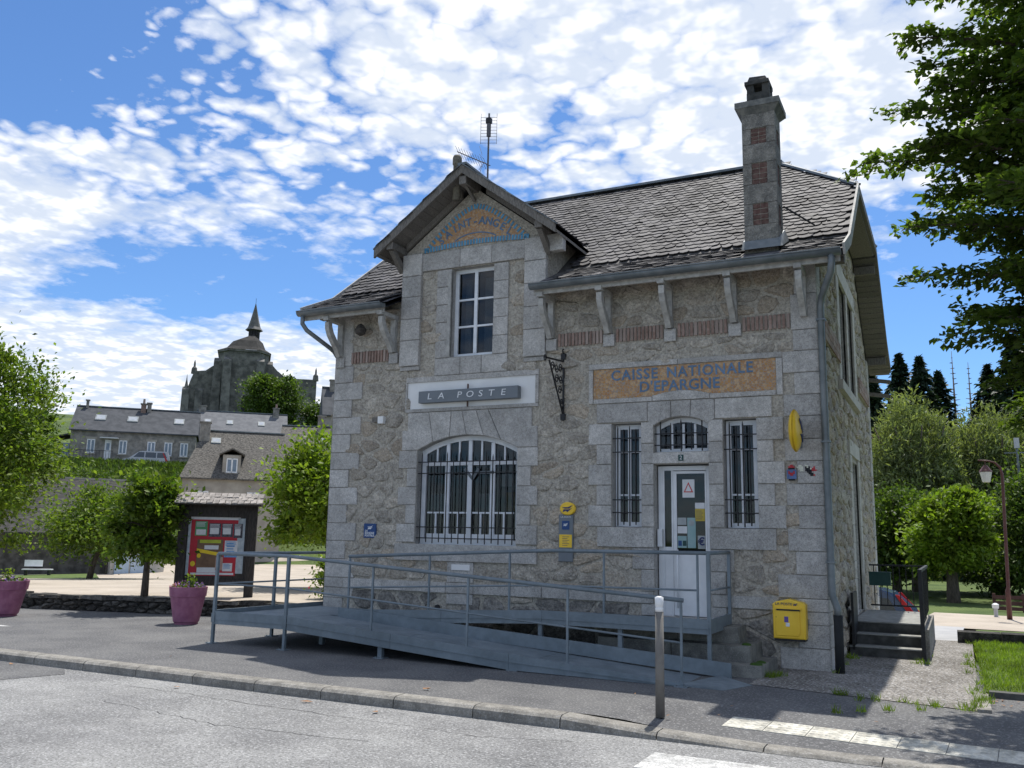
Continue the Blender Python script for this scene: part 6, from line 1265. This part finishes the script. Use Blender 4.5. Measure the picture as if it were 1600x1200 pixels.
car('silver estate car parked in front of the long stone house', (-71.6, 51.0, 7.85), math.atan2(8.4, 8.5), carsilver, True)
# street lamp, fence, low walls on the right
lp = empty('street_lamp', 'brown street lamp with hanging lantern on a curved arm', 'street lamp', loc=(2.98, 17.5, -.45)); lpm = M('brown_lamp_paint', (.09, .035, .03), (.12, .05, .045), 5, .5)
MB().tube([(0, 0, 0), (0, 0, .9), (.02, 0, 1.0), (.08, 0, 4.35), (.04, 0, 4.58), (-.10, 0, 4.74), (-.30, 0, 4.80), (-.56, 0, 4.82)], [.075, .07, .05, .045, .035, .03, .025, .02], 10).build('post', lpm, lp, True)
lt = MB().lathe([(.05, 4.66), (.17, 4.50), (.19, 4.46)], 8, (-.36, 0, 0)).build('lantern_hood', lpm, lp); MB().tube([(-.36, 0, 4.66), (-.36, 0, 4.8)], .012, 6).build('hanger', lpm, lp); MB().lathe([(.17, 4.455), (.11, 4.15), (.1, 4.14)], 8, (-.36, 0, 0)).build('lantern_glass', M('frosted_glass', (.6, .6, .58), (.66, .66, .64), 3, .3), lp)
fc = empty('wooden_fence', 'brown wooden rail fence behind the street lamp', 'fence', loc=(2.75, 22.5, -.48))
for k in range(6): MB().box(.9*k-.05, .9*k+.05, -.05, .05, 0, .62).build('post', lpm, fc)
for z in (.12, .30, .50): MB().box(-.05, 4.6, -.08, -.052, z-.06, z+.06).build('rail', lpm, fc)
ub = empty('low_light_bollard', 'short metal light bollard beside the street lamp', 'bollard', loc=(2.66, 18.6, -.44)); MB().lathe([(.06, 0), (.06, .30)], 10).build('post', carsilver, ub); MB().lathe([(.09, .30), (.10, .42), (.03, .46)], 10).build('head', white, ub)
rw = empty('low_retaining_wall', 'low dark stone edging wall behind the lawn', 'wall', loc=(1.6, 5.3, 0))
x = 0.
while x < 9: w = random.uniform(.5, 1.0); MB().box(x, x+w-.012, random.uniform(-.02, .02), .42, -.3, .22+random.uniform(-.02, .02)-.006*x).build('stone', drym, rw); x += w
pp = MB().add([(.1, 5.62, -.02), (1.58, 5.62, -.02), (1.75, 12.0, -.24), (.1, 12.0, -.24)], [(0, 1, 2, 3)]).build('paved_yard', M('pale_concrete', (.33, .33, .335), (.40, .40, .40), 2, .9, .3, 50)); tag(pp, 'pale concrete yard beyond the gravel path', 'yard', kind='structure')
sp2 = MB().add([(.4, 12.6, -.315), (12, 12.0, -.27), (12, 18.9, -.38), (.9, 19.5, -.41)], [(0, 1, 2, 3)]).build('sandy_track', sand); tag(sp2, 'beige sandy track in front of the trees on the right', 'track', kind='structure')
gv = MB().add([(1.75, 6.2, -.20), (12, 6.2, -.20), (12, 12.4, -.26), (2.0, 11.8, -.27)], [(0, 1, 2, 3)]).build('grass_verge', lawnm); tag(gv, 'strip of grass beyond the low dark wall', 'grass', kind='structure')
up_ = empty('utility_pole', 'thin far utility mast with crossbar above the street lamp', 'pole', loc=(4.3, 31.0, -.6)); MB().tube([(0, 0, 0), (0, 0, 7.0)], .05, 8).build('mast', zinc, up_); MB().bar((-.5, 0, 6.4), (.5, 0, 6.4), .05).build('crossbar', zinc, up_); MB().box(-.1, .1, -.1, .1, 6.6, 7.05).build('head_unit', carsilver, up_)
# fallen leaves on the ground
fm = M('dry_leaf', (.22, .11, .05), (.32, .18, .09), 20, .8, rnd=.3)
pts = [(-3.9, -4.32, .006), (-10.2, -5.05, -.11), (-5.0, -5.1, -.11), (-6.9, -5.2, -.11), (-4.0, -5.2, -.11), (-.6, -3.4, .006), (-8.4, -3.9, .006)]+[(random.uniform(1.86, 2.6), random.uniform(-1.75, -1.25), .01) for _ in range(34)]+[(random.uniform(-3, 3), random.uniform(-4.3, -2.9), .006) for _ in range(12)]
C_ = np.array(pts); V, F = leaves(C_+[0, 0, .012], np.where(np.arange(len(pts)) < 5, .15, .06), 1.5, .4); V[:, 2] = np.repeat(C_[:, 2], 4)+np.abs(V[:, 2]-np.repeat(C_[:, 2], 4))*.4
fl = npmesh('fallen_leaves', V, F, fm); tag(fl, 'dry brown leaves lying on pavement and road', 'leaves', kind='stuff')
